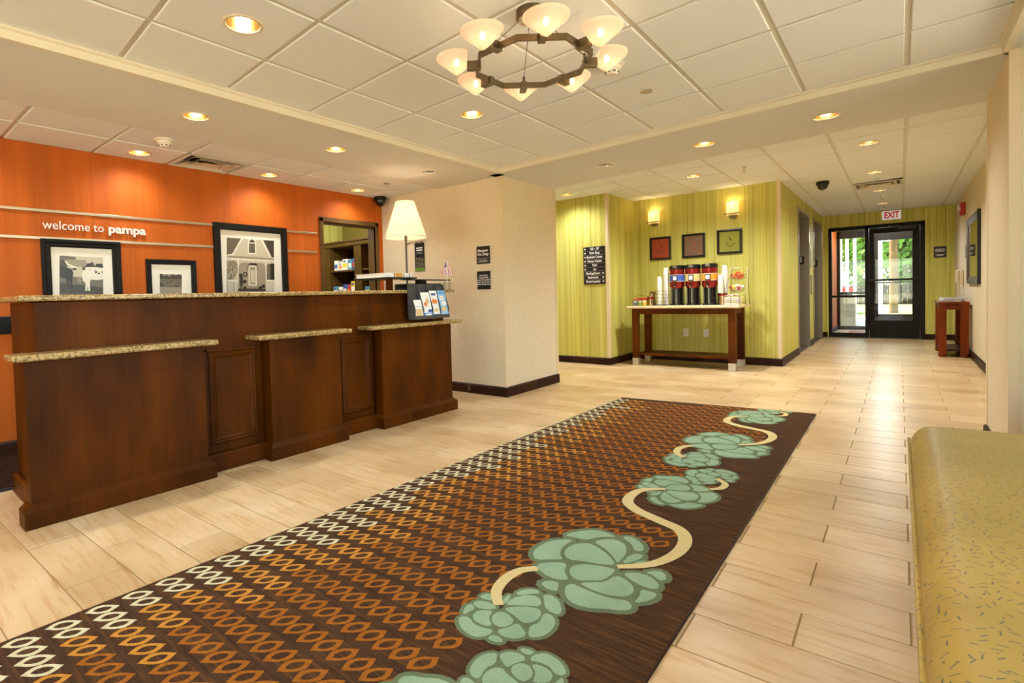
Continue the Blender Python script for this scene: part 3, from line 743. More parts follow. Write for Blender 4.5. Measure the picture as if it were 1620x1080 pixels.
ad('g6', [(470, 462), (560, 460), (630, 470), (630, 568), (580, 575), (520, 570), (512, 600), (515, 670), (498, 670), (494, 615), (488, 670), (472, 670), (474, 600), (450, 580), (440, 520), (445, 480)], fA)
ad('g5', [(395, 470), (415, 455), (440, 460), (455, 480), (445, 510), (428, 545), (405, 545), (400, 510)], fA)
ad('g1', [(355, 473), (390, 468), (395, 485), (365, 488)], fA); ad('g1', [(445, 470), (475, 470), (470, 487), (445, 485)], fA)
ad('g6', [(285, 398), (300, 405), (330, 435), (375, 452), (400, 458), (398, 470), (350, 460), (310, 440)], fA)
ad('g1', [(445, 462), (490, 445), (520, 425), (542, 405), (530, 432), (495, 455), (450, 472)], fA)
for x, y, a, b in ((565, 505, 10, 14), (590, 515, 14, 8), (555, 490, 6, 5), (620, 505, 6, 8), (510, 485, 6, 4)): ad('g2', circ(x, y, a, b, 9, .3), fA)
ad('g4', [(405, 545), (435, 545), (435, 600), (425, 610), (420, 575), (412, 605), (405, 600)], fA)
frame('cattle_picture', 'black framed photograph of longhorn cattle in a wide white mount', 1.02, 1.565, .93, 1.628, .062, .08, P)
P = []
ad('g4', [(1130, 520), (1325, 525), (1325, 900), (1130, 900)], fA); ad('g2', [(1130, 520), (1150, 520), (1165, 540), (1190, 530), (1215, 545), (1240, 525), (1275, 535), (1295, 525), (1325, 535), (1325, 570), (1130, 565)], fA)
ad('g3', [(1130, 565), (1325, 572), (1325, 640), (1130, 635)], fA); ad('g2', [(1130, 600), (1170, 615), (1165, 628), (1130, 630)], fA)
for x, y in ((1200, 597), (1230, 582), (1300, 600), (1265, 627), (1282, 630)): ad('g1', circ(x, y, 12, 4, 8, .2), fA)
frame('field_picture', 'small black framed photograph of a field with grazing animals', 1.762, 2.192, .95, 1.494, .045, .06, P, depth=.026)
fB = lambda x, y: (320+x/8.307, 340+y/8.307)
P = []
def ab(mt, pts): P.append((mt, tr(pts, fB)))
ab('g5', [(318, 297), (938, 338), (946, 1080), (318, 1080)]); ab('g3', [(318, 297), (505, 308), (390, 520), (318, 520)]); ab('g2', [(790, 330), (938, 340), (938, 560), (905, 555)])
ab('g6', [(505, 308), (530, 310), (405, 530), (335, 530), (335, 515), (388, 515)]); ab('g6', [(765, 328), (795, 332), (905, 550), (880, 552)])
ab('g6', [(595, 315), (700, 320), (705, 515), (598, 510)]); ab('g3', [(610, 372), (690, 376), (690, 500), (608, 496)]); ab('g2', [(615, 345), (650, 318), (685, 345), (688, 362), (612, 360)])
ab('g4', [(330, 535), (640, 550), (935, 572), (935, 600), (640, 580), (330, 562)]); ab('g6', [(330, 560), (935, 596), (935, 612), (330, 585)])
ab('g4', [(318, 600), (440, 610), (465, 640), (460, 760), (400, 850), (318, 850)])
for k in range(40): ab(random.choice(['g2', 'g3', 'g5']), circ(random.uniform(325, 440), random.uniform(590, 850), 7, 9, 6, .4))
ab('g4', [(468, 640), (500, 625), (800, 635), (830, 660), (830, 990), (468, 985)]); ab('g3', [(840, 650), (880, 640), (935, 640), (940, 860), (842, 855)]); ab('g1', [(890, 640), (938, 640), (940, 850), (890, 848)])
ab('g6', [(450, 590), (475, 590), (470, 700), (462, 1000), (450, 1000), (458, 700)]); ab('g6', [(820, 600), (835, 600), (842, 1000), (828, 1000)])
ab('g5', [(475, 600), (530, 615), (490, 640), (472, 690)]); ab('g5', [(770, 625), (825, 615), (822, 690), (805, 650)])
ab('g1', [(585, 720), (590, 660), (620, 632), (700, 635), (715, 660), (715, 735), (700, 700), (690, 660), (615, 655), (600, 690)])
ab('g6', [(600, 665), (705, 670), (708, 930), (600, 925)]); ab('g4', [(615, 680), (690, 684), (692, 915), (614, 912)]); ab('g5', [(628, 720), (680, 722), (682, 890), (626, 888)])
ab('g1', circ(555, 780, 31, 33)); ab('g4', circ(555, 780, 16, 18))
for x, y in ((548, 875), (550, 955), (755, 955), (795, 935), (495, 790)): ab('g1', circ(x, y, 24, 22, 10, .3))
ab('g2', [(480, 800), (525, 800), (525, 900), (515, 960), (495, 960), (485, 900)]); ab('g2', [(465, 965), (825, 970), (825, 1000), (465, 1000)])
for a, b in ((325, 455), (840, 946)):
    ab('g6', [(a, 850), (b, 858), (b, 876), (a, 868)]); ab('g3', [(a, 868), (b, 876), (b, 1010), (a, 1005)])
    for k in range(7): x = a+(b-a)*k/7+4; ab('g6', [(x, 868), (x+10, 868), (x+10, 1010), (x, 1010)])
frame('house_picture', 'large black framed photograph of a gabled house porch', 2.372, 3.168, .86, 1.872, .066, .1, P, depth=.03, steps=False)

# ---- black rail and mat at the staff end
tag(MB().box(XO, XO+.02, -2.5, .86, .905, 1.035).build('chair_rail', 'black', None, bevel=.006), 'black moulded chair rail on the orange wall beyond the desk end', 'chair rail')
mt = thing('floor_mat', 'dark ribbed mat on the floor behind the reception desk', 'mat', (-4.5, .9, 0))
MB().box(-5.0, -4.06, -1.4, 1.4, 0, .012).build('mat_base', 'blackmatte', mt)
m = MB()
for k in range(14): m.box(-4.99+.066*k, -4.96+.066*k, -1.39, 1.39, .012, .018)
m.build('ribs', 'espresso', mt)

# ---- doorway to the back room: casing, cabinet, snacks
y0, y1, zt_ = OP
m = MB()
for a, b in ((y0-.045, y0), (y1, y1+.045)): m.box(XO-.13, XO+.018, a, b, 0, zt_+.045)
m.box(XO-.13, XO+.018, y0-.045, y1+.045, zt_, zt_+.055); 
m.box(XO-.13, XO-.02, y1-.012, y1, 0, zt_); m.box(XO-.13, XO-.02, y0, y0+.012, 0, zt_); m.box(XO-.13, XO-.02, y0, y1, zt_-.012, zt_)
struct(m.build('door_4', 'frame_brown', None, bevel=.003))
YK = 5.10
cb = thing('shelf_cabinet', 'brown open shelf cabinet stocked with snacks in the back room', 'cabinet', (-6.4, YK+.2, 0))
m = MB(); m.box(-7.6, -5.35, YK+.38, YK+.40, 0, 1.90); m.build('back_panel', 'espresso', cb)
for a, b in ((-7.6, -6.87), (-6.27, -6.10), (-5.42, -5.30)): MB().box(a, b, YK, YK+.38, 0, 1.90).build('stile', 'cabinet', cb)
MB().box(-7.64, -5.26, YK-.02, YK+.40, 1.895, 1.96).build('cornice', 'cabinet', cb, bevel=.012)
MB().box(-7.66, -5.24, YK-.045, YK+.40, 1.96, 1.985).build('cornice_cap', 'frame_brown', cb, bevel=.006)
for z in (1.515, 1.115, .7, .3):
    for a, b in ((-6.87, -6.27), (-6.10, -5.42)): MB().box(a, b, YK+.01, YK+.38, z, z+.022).build('shelf', 'frame_brown', cb)
plain('sn_yellow', (230, 190, 40), .4); plain('sn_red', (196, 50, 36), .4); plain('sn_blue', (52, 84, 150), .4); plain('sn_white', (230, 226, 216), .4); plain('sn_orange', (228, 120, 40), .4); plain('sn_teal', (90, 150, 170), .4)
def snack(x, z, w_, h_, mt, mt2, lab, d=.1):
    t = thing('snack_pack', lab, 'snack', (x, YK+.09, z), 0, 'snacks on the cabinet shelves')
    b = MB().box(x-w_/2, x+w_/2, YK+.04, YK+.04+d, z, z+h_).build('pack', mt, t, bevel=.006)
    MB().box(x-w_*.4, x+w_*.4, YK+.0385, YK+.0396, z+h_*.25, z+h_*.62).build('print_panel', mt2, t)
    MB().box(x-w_*.3, x+w_*.2, YK+.0380, YK+.0384, z+h_*.72, z+h_*.88).build('print_band', 'sn_navy' if False else 'sn_blue' if mt2 != 'sn_blue' else 'sn_white', t)
zz = 1.537
snack(-6.77, zz, .09, .16, 'sn_white', 'sn_blue', 'white and blue snack bag at the stile end of the upper shelf')
snack(-6.655, zz, .08, .12, 'sn_white', 'sn_orange', 'short white carton on the upper shelf of the snack cabinet')
snack(-6.545, zz, .12, .17, 'sn_white', 'sn_yellow', 'tall white bag with yellow picture on the upper snack shelf')
snack(-6.42, zz, .08, .16, 'sn_teal', 'sn_white', 'pale blue snack pack on the upper shelf of the cabinet')
snack(-6.325, zz, .07, .17, 'sn_blue', 'sn_red', 'blue and red pack against the middle stile on the upper shelf')
zz = 1.137
snack(-6.80, zz, .11, .15, 'sn_teal', 'sn_white', 'pale teal carton at the stile end of the lower snack shelf')
snack(-6.67, zz, .10, .14, 'sn_white', 'sn_blue', 'white and blue pouch on the lower snack shelf')
snack(-6.56, zz, .08, .18, 'sn_blue', 'sn_white', 'blue carton on the lower snack shelf')
snack(-6.47, zz, .08, .17, 'sn_red', 'sn_orange', 'red and orange pack on the lower snack shelf')
snack(-6.365, zz, .10, .22, 'sn_yellow', 'sn_white', 'tall yellow box on the lower snack shelf')
snack(-6.295, zz, .04, .15, 'sn_red', 'sn_yellow', 'narrow red pack beside the yellow box on the lower shelf', .08)
snack(-6.02, zz, .13, .13, 'sn_teal', 'sn_yellow', 'blue and yellow carton alone on the lower shelf past the stile')

# ================================================================== BEIGE PIER WALL
plain('grey_line', (170, 166, 160), .5)
def plaque(name, label, x0, x1, z0, z1, y, cat='sign', face='-y', frame_=True):
    t = thing(name, label, cat, ((x0+x1)/2, y, z0))
    MB().box(x0, x1, y-.012, y, z0, z1).build('plate', 'sign_black', t, bevel=.002)
    return t
xa_, xb_ = -3.515, -3.34
p = plaque('door_sign', 'black plaque reading Manager On Duty on the beige wall', xa_, xb_, 1.432, 1.622, YB)
text('lettering', 'Manager', '-y', ((xa_+xb_)/2, YB-.0125, 1.575), .042, 'sign_white', p, bold=.0008)
text('lettering', 'On Duty', '-y', ((xa_+xb_)/2, YB-.0125, 1.535), .042, 'sign_white', p, bold=.0008)
for z in (1.492, 1.480, 1.447): MB().box(xa_+.008, xb_-.008, YB-.0128, YB-.012, z, z+.003).build('rule', 'grey_line', p)
text('name_slip', 'Tony Rodriguez', '-y', ((xa_+xb_)/2, YB-.0125, 1.463), .018, 'sign_white', p) if False else MB().box(xa_+.03, xb_-.03, YB-.0128, YB-.012, 1.457, 1.470).build('name_slip', 'grey_line', p)
p = plaque('notice_sign', 'black plaque about hotel ownership below the manager sign', xa_, xb_, 1.155, 1.352, YB)
for k, s_ in enumerate(('This hotel is', 'independently', 'owned & operated', 'under license from', 'Hilton Hotels Corp')):
    text('lettering', s_, '-y', ((xa_+xb_)/2, YB-.0125, 1.305-.024*k), .0235, 'sign_white', p, bold=.0004)
# hanging poster
po = thing('hanging_poster', 'narrow hanging poster with a picture of round cookies behind the desk lamp', 'poster', (-4.39, YB, 1.40))
m = MB(); m.tube([(-4.62, YB-.012, 1.752), (-4.27, YB-.012, 1.765)], .004); m.build('rod', 'steel_dark', po)
for x in (-4.43, -4.34): MB().box(x-.008, x+.008, YB-.014, YB-.008, 1.735, 1.765).build('clip', 'chrome', po)
MB().box(-4.465, -4.305, YB-.008, YB-.004, 1.40, 1.742).build('poster_sheet', 'sign_black', po)
plain('poster_green', (96, 132, 44), .5)
MB().box(-4.465, -4.305, YB-.0088, YB-.008, 1.40, 1.443).build('green_band', 'poster_green', po)
MB().box(-4.465, -4.305, YB-.0086, YB-.008, 1.443, 1.57).build('picture_ground', 'g2', po)
m = MB(); mi = []
for x, z, r in ((-4.43, 1.55, .022), (-4.385, 1.545, .028), (-4.34, 1.53, .026), (-4.44, 1.50, .024), (-4.40, 1.495, .026), (-4.35, 1.485, .028), (-4.43, 1.46, .02), (-4.385, 1.463, .024), (-4.325, 1.465, .018)):
    m.poly([(x+r*.8*math.cos(k*.45), YB-.0092, z+r*.8*math.sin(k*.45)) for k in range(14)])
m.build('cookie_print', 'g3', po)
for k, s_ in enumerate((.105, .1)): MB().box(-4.385-s_/2, -4.385+s_/2, YB-.0088, YB-.008, 1.672-.026*k, 1.686-.026*k).build('headline', 'sign_white', po)
for k in range(2): MB().box(-4.43, -4.34, YB-.0088, YB-.008, 1.622-.012*k, 1.626-.012*k).build('small_print', 'grey_line', po)
sw = thing('wall_jack', 'small grey metal jack plate in the dark skirting of the pier', 'wall plate', (-3.66, YB-.018, .05))
MB().box(-3.676, -3.646, YB-.021, YB-.018, .028, .082).build('plate', 'steel_dark', sw); MB().box(-3.668, -3.654, YB-.0225, YB-.021, .05, .066).build('socket', 'black', sw)

# ================================================================== RUG
def m_rug(name, stops, sx=(5, 60, 1)):
    t = NT(name); f = t.noise(t.coord((420, 420, 420)), 1, 2, .7); g = t.noise(t.coord(sx), 1, 4, .65)
    c = t.mix(1., t.ramp(g, stops), t.ramp(f, [(.3, (190, 186, 180)), (.65, (255, 255, 255))]), 'MULTIPLY')
    MATS[name] = t.bsdf(c, .95, 0, .08, bump=f, bstr=.5, bdist=.004)
m_rug('rug_brown', [(.3, (66, 44, 28)), (.5, (84, 58, 38)), (.7, (112, 76, 42))])
m_rug('rug_cream', [(.3, (222, 208, 158)), (.7, (236, 226, 184))]); m_rug('rug_amber', [(.3, (206, 136, 48)), (.7, (220, 154, 66))])
m_rug('rug_rust', [(.3, (164, 96, 30)), (.7, (180, 110, 38))]); m_rug('rug_mint', [(.3, (152, 182, 146)), (.7, (172, 200, 164))], (6, 6, 1))
m_rug('rug_sage', [(.3, (112, 126, 92)), (.7, (126, 142, 106))], (6, 6, 1)); m_rug('rug_straw', [(.3, (232, 208, 142)), (.7, (240, 220, 160))], (6, 6, 1))
RZ = .010
rug = thing('entrance_rug', 'long brown runner rug with leaf rings and a mint flower vine', 'rug', (-1.36, 2.6, 0))
c1, c2, c3, c4 = (-2.235, -.9), (-.541, -.9), (-.541, 5.355), (-2.142, 5.165)
MB().prism([(*c, 0) for c in (c1, c2, c3, c4)], (0, 0, RZ)).build('pile', 'rug_brown', rug, bevel=.003)
m = MB()
for a, b in ((c2, c3), (c4, c1), (c3, c4)): m.bar((*a, .005), (*b, .005), .008, .0085)
m.build('binding', 'espresso', rug)
XBND = [(-1, -1.0), (1.1, -1.0), (1.5, -1.10), (1.76, -1.08), (2.0, -.84), (2.3, -.705), (2.44, -.79), (2.52, -.97), (2.62, -1.06), (2.8, -1.07), (3.0, -.79), (3.1, -.735), (3.22, -.80), (3.5, -1.05), (3.64, -1.13), (3.8, -1.08),
        (4.05, -.82), (4.3, -.69), (4.45, -.72), (4.55, -.88), (4.61, -1.04), (4.8, -1.05), (4.95, -.92), (5.2, -.75), (5.6, -.72)]
def xbound(y):
    for (a, xa), (b, xb) in zip(XBND, XBND[1:]):
        if a <= y <= b: return xa+(xb-xa)*(y-a)/(b-a)
    return -.75
def leaf(cx, cy):
    """a slanted leaf-shaped ring woven into the rug: outer and inner outline"""
    td, sd = Vector((.400, .9165)), Vector((-.9165, .400)); ln, wd = .0535, .031
    T = [-1, -.82, -.62, -.40, -.12, .15, .42, .66, .84]; S = [0, .42, .78, 1.0, .97, .84, .62, .36, .15]
    Ti = [-.56, -.48, -.36, -.2, -.02, .14, .30, .42, .50]; Si = [0, .22, .40, .50, .49, .43, .31, .18, .08]
    O = [td*(t*ln)+sd*(w_*wd) for t, w_ in zip(T, S)]; I = [td*(t*ln)+sd*(w_*wd) for t, w_ in zip(Ti, Si)]
    O += [-p for p in O]; I += [-p for p in I]
    return [(cx+p.x, cy+p.y) for p in O], [(cx+p.x, cy+p.y) for p in I]
LM = {'rug_cream': MB(), 'rug_amber': MB(), 'rug_rust': MB()}
ly0, lpy, lpx = .565, .1147, .0725
for r in range(-12, 43):
    y = ly0+lpy*r; nc = random.choice([2, 2, 3, 3, 4]); na = nc+random.choice([2, 3, 3, 4])
    for k in range(0, 24):
        x = -2.165+lpx*k+(.0085*(y-.565)/4*1.0 if False else .004*(y-.565)); yy = y+.004*k
        edge = c4[1]+(c3[1]-c4[1])*(x-c4[0])/(c3[0]-c4[0])
        if x > xbound(yy)-.01 or yy > edge-.06: continue
        O, I = leaf(x, yy); mt = 'rug_cream' if k < nc else ('rug_amber' if k < na else 'rug_rust'); n = len(O)
        LM[mt].add([(p[0], p[1], RZ+.0006) for p in O+I], [(i, (i+1) % n, n+(i+1) % n, n+i) for i in range(n)])
for k, b in LM.items():
    o = b.build('leaf_rings', k, rug); o['kind'] = 'stuff'
fC = lambda x, y: (700+x/4.05, 820+y/4.05)
FA = [[(575, 230), (600, 190), (680, 145), (770, 135), (840, 140), (790, 165), (755, 205), (755, 240), (775, 265), (700, 262), (600, 268)],
      [(780, 108), (850, 85), (970, 72), (1050, 90), (1120, 122), (1040, 118), (960, 128), (920, 140), (850, 122)],
      [(775, 215), (820, 172), (900, 158), (960, 165), (1040, 215), (1085, 260), (1110, 300), (1020, 295), (900, 275), (800, 265)],
      [(965, 150), (1040, 132), (1120, 138), (1175, 170), (1180, 220), (1150, 260), (1120, 290), (1090, 240), (1030, 185)],
      [(1145, 120), (1200, 115), (1260, 145), (1295, 185), (1280, 215), (1225, 205), (1215, 165)],
      [(1150, 290), (1190, 240), (1250, 225), (1295, 240), (1260, 265), (1200, 285)], [(1200, 294), (1290, 266), (1312, 290)],
      [(600, 305), (640, 285), (740, 280), (800, 292), (780, 330), (790, 360), (810, 395), (740, 395), (680, 375), (620, 335)],
      [(810, 330), (840, 300), (920, 292), (1020, 308), (1105, 325), (1100, 345), (1040, 395), (960, 400), (870, 398), (825, 375)],
      [(875, 415), (960, 410), (1040, 410), (1110, 365), (1170, 390), (1220, 430), (1230, 475), (1180, 502), (1100, 500), (1000, 475), (930, 445)],
      [(1150, 350), (1250, 348), (1330, 370), (1395, 430), (1370, 460), (1290, 440), (1220, 405)],
      [(1295, 346), (1380, 335), (1430, 355), (1435, 395), (1390, 400), (1350, 366)],
      [(1270, 455), (1340, 470), (1380, 490), (1330, 530), (1220, 545), (1265, 500)],
      [(780, 440), (830, 415), (880, 440), (960, 475), (1080, 515), (1180, 525), (1218, 560), (1200, 590), (1130, 592), (1050, 580), (950, 578), (850, 555), (790, 510)],
      [(625, 415), (680, 398), (750, 410), (740, 450), (735, 468), (670, 455)]]
FB = [[(130, 600), (150, 560), (190, 545), (210, 580), (170, 600), (140, 620)], [(190, 540), (240, 525), (310, 540), (355, 580), (290, 585), (220, 575)],
      [(240, 495), (290, 480), (320, 490), (325, 530), (250, 515)], [(385, 520), (440, 480), (430, 520), (395, 555)], [(465, 480), (520, 455), (600, 455), (630, 480), (560, 485), (490, 495)],
      [(400, 555), (450, 510), (540, 490), (610, 500), (635, 535), (625, 565), (540, 560), (460, 558)], [(645, 490), (700, 492), (750, 530), (768, 600), (740, 620), (690, 600), (655, 570), (650, 520)],
      [(395, 575), (480, 565), (580, 570), (635, 590), (625, 640), (570, 670), (510, 670), (470, 630), (420, 600)], [(650, 605), (700, 620), (730, 660), (700, 720), (640, 760), (560, 765), (550, 740), (560, 690), (620, 670)],
      [(350, 715), (420, 700), (480, 670), (510, 700), (540, 745), (500, 770), (430, 770), (370, 750)], [(190, 620), (230, 590), (310, 590), (320, 600), (295, 640), (320, 690), (270, 690), (200, 655)],
      [(310, 630), (360, 595), (410, 605), (460, 650), (440, 685), (380, 700), (325, 680)], [(100, 640), (140, 625), (180, 640), (200, 680), (270, 705), (330, 715), (300, 750), (220, 765), (150, 735), (110, 690)],
      [(285, 765), (330, 745), (390, 775), (380, 798), (320, 790)]]
def smooth_poly(p, n=1):
    for _ in range(n):
        q = []
        for a, b in zip(p, p[1:]+p[:1]): q += [a*.75+b*.25, a*.25+b*.75]
        p = q
    return p
def offset_poly(p, d):
    n = len(p); area = sum(p[i].x*p[(i+1) % n].y-p[(i+1) % n].x*p[i].y for i in range(n)); s_ = 1 if area > 0 else -1; q = []
    for i in range(n):
        e0 = (p[i]-p[i-1]); e1 = (p[(i+1) % n]-p[i]); e0 = e0.normalized() if e0.length else e0; e1 = e1.normalized() if e1.length else e1
        nn = Vector((e0.y+e1.y, -(e0.x+e1.x)))*s_
        q.append(p[i]+(nn.normalized()*d if nn.length > 1e-9 else nn))
    return q
def floorpoly(pts, f): return [Vector((q.x, q.y)) for q in (onz(*f(*p), RZ) for p in pts)]
PA = [floorpoly(p, fC) for p in FA]; PB = [floorpoly(p, fC) for p in FB]
CA, CB = Vector((-.93, 1.945)), Vector((-1.01, 1.465))
def edge_y(x): return c4[1]+(c3[1]-c4[1])*(x-c4[0])/(c3[0]-c4[0])-.012
def flower(petals, fmap, grow):
    S = [smooth_poly([fmap(q) for q in p]) for p in petals]; lay = 0
    clip = lambda q: Vector((q.x, min(q.y, edge_y(q.x))))
    if all(q.y > edge_y(q.x) for p in S for q in p): return
    o = MB()
    for i, p in enumerate(S):
        e = [clip(q) for q in offset_poly(p, grow*2)]; o.poly([(q.x, q.y, RZ+.0010+.00001*i) for q in e])
    fo = o.build('flower', 'rug_sage', rug); b = MB()
    for i, p in enumerate(S): b.poly([(q.x, q.y, RZ+.0016+.00001*i) for q in map(clip, offset_poly(p, .0))])
    b.build('petals', 'rug_mint', fo)
rot180 = lambda c, c2_, s_=1.0: (lambda q: Vector((c2_[0]-(q.x-c.x)*s_, c2_[1]-(q.y-c.y)*s_)))
shift = lambda c, c2_, s_=1.0: (lambda q: Vector((c2_[0]+(q.x-c.x)*s_, c2_[1]+(q.y-c.y)*s_)))
REP = 2.055
for k in (-1, 0, 1):
    flower(PA, shift(CA, (CA.x, CA.y+REP*k)), .011); flower(PB, shift(CB, (CB.x, CB.y+REP*k)), .007)
    flower(PA, rot180(CA, (-.905, 2.885+REP*k), .76), .009); flower(PB, rot180(CB, (-.825, 3.235+REP*k-REP*0), .86), .006)
flower(PB, rot180(CB, (-.825, 3.235-REP), .86), .006) if False else None
def vine(pts, w0, w1, k):
    P = [Vector((p[0], p[1]+REP*k)) for p in pts]; n = len(P); S = []
    for i in range(n-1):
        a, b, c, d = P[max(i-1, 0)], P[i], P[i+1], P[min(i+2, n-1)]
        for j in range(6):
            t = j/6; S.append(.5*((2*b)+(c-a)*t+(2*a-5*b+4*c-d)*t*t+(3*b-a-3*c+d)*t**3))
    S.append(P[-1]); m = MB(); v = []; N = len(S)
    for i, p in enumerate(S):
        d = (S[min(i+1, N-1)]-S[max(i-1, 0)]).normalized(); s_ = i/(N-1)
        w_ = (w0+(w1-w0)*math.sin(math.pi*s_))/2; nn = Vector((-d.y, d.x))*w_
        v += [(p.x+nn.x, p.y+nn.y, RZ+.0022), (p.x-nn.x, p.y-nn.y, RZ+.0022)]
    if any(q[1] > edge_y(q[0]) for q in v): return
    m.add(v, [(2*i, 2*i+1, 2*i+3, 2*i+2) for i in range(N-1)]); m.build('vine', 'rug_straw', rug)
for k in (-1, 0, 1):
    vine([(-.846, 1.955), (-.751, 2.05), (-.700, 2.19), (-.702, 2.33), (-.755, 2.43), (-.86, 2.475), (-.99, 2.53), (-1.068, 2.614), (-1.080, 2.749), (-1.045, 2.83), (-.971, 2.893)], .028, .062, k)
    vine([(-1.065, 1.458), (-1.122, 1.526), (-1.143, 1.616), (-1.130, 1.70), (-1.086, 1.753)], .034, .044, k)
    vine([(-.79, 3.226), (-.735, 3.157), (-.738, 3.075), (-.779, 3.03)], .022, .036, k)

# ================================================================== BENCH
def m_bench():
    t = NT('bench_fabric'); v = t.coord((1, 1, 1)); vo = t.n('ShaderNodeTexVoronoi'); vo.inputs['Scale'].default_value = 38
    t.l(v, vo.inputs['Vector'])
    # little dashes: cells whose local offset falls near a line of random direction
    sub = t.n('ShaderNodeVectorMath', operation='SUBTRACT'); t.l(v, sub.inputs[0]); t.l(vo.outputs['Position'], sub.inputs[1])
    # Position output is in scaled space divided already for 4.x; take local offset from it
    wn = t.n('ShaderNodeTexWhiteNoise'); t.l(vo.outputs['Position'], wn.inputs['Vector'])
    ang = t.n('ShaderNodeMath', operation='MULTIPLY'); t.l(wn.outputs['Value'], ang.inputs[0]); ang.inputs[1].default_value = 6.283
    ro = t.n('ShaderNodeVectorRotate', rotation_type='Z_AXIS'); t.l(sub.outputs[0], ro.inputs['Vector']); t.l(ang.outputs[0], ro.inputs['Angle'])
    sp = t.n('ShaderNodeSeparateXYZ'); t.l(ro.outputs[0], sp.inputs[0])
    ax = t.n('ShaderNodeMath', operation='ABSOLUTE'); t.l(sp.outputs[0], ax.inputs[0])
    ay = t.n('ShaderNodeMath', operation='ABSOLUTE'); t.l(sp.outputs[1], ay.inputs[0])
    lx = t.n('ShaderNodeMath', operation='LESS_THAN'); t.l(ax.outputs[0], lx.inputs[0]); lx.inputs[1].default_value = .0078
    lyy = t.n('ShaderNodeMath', operation='LESS_THAN'); t.l(ay.outputs[0], lyy.inputs[0]); lyy.inputs[1].default_value = .0013
    mu = t.n('ShaderNodeMath', operation='MULTIPLY'); t.l(lx.outputs[0], mu.inputs[0]); t.l(lyy.outputs[0], mu.inputs[1])
    big = t.noise(t.coord((2, 3, 2)), 1, 2)
    base = t.ramp(big, [(.3, (172, 142, 66)), (.7, (188, 157, 78))])
    MATS['bench_fabric'] = t.bsdf(t.mix(mu.outputs[0], base, (104, 98, 84)), .40, 0, .45, coat=.0)
m_bench()
bn = thing('upholstered_bench', 'long olive gold vinyl bench with tiny dashes beside the runner rug', 'bench', (.42, 1.9, 0))
bx0, bx1, by0, by1, bz0, bz1 = .035, .80, .35, 3.16, .30, .475
m = MB(); nx, ny = 14, 40; v = []; f = []
def cush(s_, t_):
    """rounded cushion top from unit square"""
    x = bx0+(bx1-bx0)*s_; y = by0+(by1-by0)*t_
    rx, ry = .075, .11
    dx = max(0, 1-(min(x-bx0, bx1-x))/rx); dy = max(0, 1-(min(y-by0, by1-y))/ry)
    d = min(1, math.sqrt(dx*dx+dy*dy)); z = bz1-.085*(1-math.sqrt(max(0, 1-d*d)))
    z += .006*math.sin(math.pi*s_) - .010*math.exp(-((y-1.62-.10*x)/.018)**2)*min(1, s_*3)
    return (x, y, z)
ss = [0, .006, .015, .03, .05, .075, .1, .2, .35, .5, .65, .8, .9, .95, .98, 1]; ts = [0, .003, .008, .015, .025, .04]+[.06+.88*k/70 for k in range(71)]+[.96, .975, .985, .992, .997, 1]
for t_ in ts:
    for s_ in ss: v.append(cush(s_, t_))
nS = len(ss)
for i in range(len(ts)-1):
    for j in range(nS-1): f.append((i*nS+j, i*nS+j+1, (i+1)*nS+j+1, (i+1)*nS+j))
m.add(v, f)
# sides down to the frame, slightly bulged
rim = [i for i in range(nS)]+[(k+1)*nS-1 for k in range(1, len(ts))]+[(len(ts)-1)*nS+k for k in range(nS-2, -1, -1)]+[k*nS for k in range(len(ts)-2, 0, -1)]
base_ = len(m.v); lo_ = []
for k in rim: q = m.v[k]; lo_.append((q.x, q.y, bz0))
m.v += [Vector(q) for q in lo_]; n = len(rim)
for i in range(n): m.f.append((rim[i], rim[(i+1) % n], base_+(i+1) % n, base_+i)); m.mi.append(0)
cu = m.build('seat_cushion', 'bench_fabric', bn, smooth=True)
m = MB(); pts = [(bx0-.004, by0, bz0+.088), (bx0-.004, by1, bz0+.088)]
m.tube(pts, .006); m.build('piping', 'bench_fabric', cu, smooth=True)
MB().box(bx0+.015, bx1-.015, by0+.03, by1-.03, .06, bz0).build('base_panel', 'bench_fabric', bn, bevel=.01)
MB().box(bx0+.05, bx1-.05, by0+.07, by1-.07, 0, .06).build('plinth', 'espresso', bn)

# ================================================================== COFFEE STATION
TZ = .865
ct = thing('coffee_table', 'dark wood console table with a cream top and steel feet', 'table', (-2.3, 7.87, 0))
tx0, tx1, ty0, ty1 = -2.98, -1.62, 7.57, 8.14
for x in (tx0, tx1-.085):
    for y in (ty0, ty1-.085):
        lg = MB().box(x, x+.085, y, y+.085, .105, TZ-.035).build('leg', 'desk', ct, bevel=.003)
        MB().box(x-.002, x+.087, y-.002, y+.087, 0, .105).build('foot_cap', 'foot_metal', lg, bevel=.003)
for a in ((tx0+.085, tx1-.085, ty0+.012, ty0+.04), (tx0+.085, tx1-.085, ty1-.04, ty1-.012)): MB().box(*a, TZ-.115, TZ-.035).build('apron', 'desk', ct)
for x in (tx0+.012, tx1-.04): MB().box(x, x+.028, ty0+.085, ty1-.085, TZ-.115, TZ-.035).build('apron', 'desk', ct)
MB().box(tx0+.05, tx1-.05, ty0+.06, ty1-.03, .145, .175).build('lower_shelf', 'desk', ct, bevel=.003)
MB().box(tx0-.06, tx1+.06, ty0-.045, ty1+.05, TZ-.035, TZ).build('table_top', 'counter_cream', ct, bevel=.010, seg=3)
plain('urn_red', (150, 40, 30), .25, .6); plain('lab_blue', (66, 92, 170), .4); plain('lab_tan', (206, 190, 120), .4); plain('lab_orange', (232, 150, 48), .4); plain('cup_white', (240, 232, 216), .5); plain('cup_green', (110, 168, 52), .5)
plain('tin', (178, 150, 118), .22, 1.0); plain('wire', (120, 112, 98), .3, 1.0); plain('napkin', (238, 228, 208), .8)
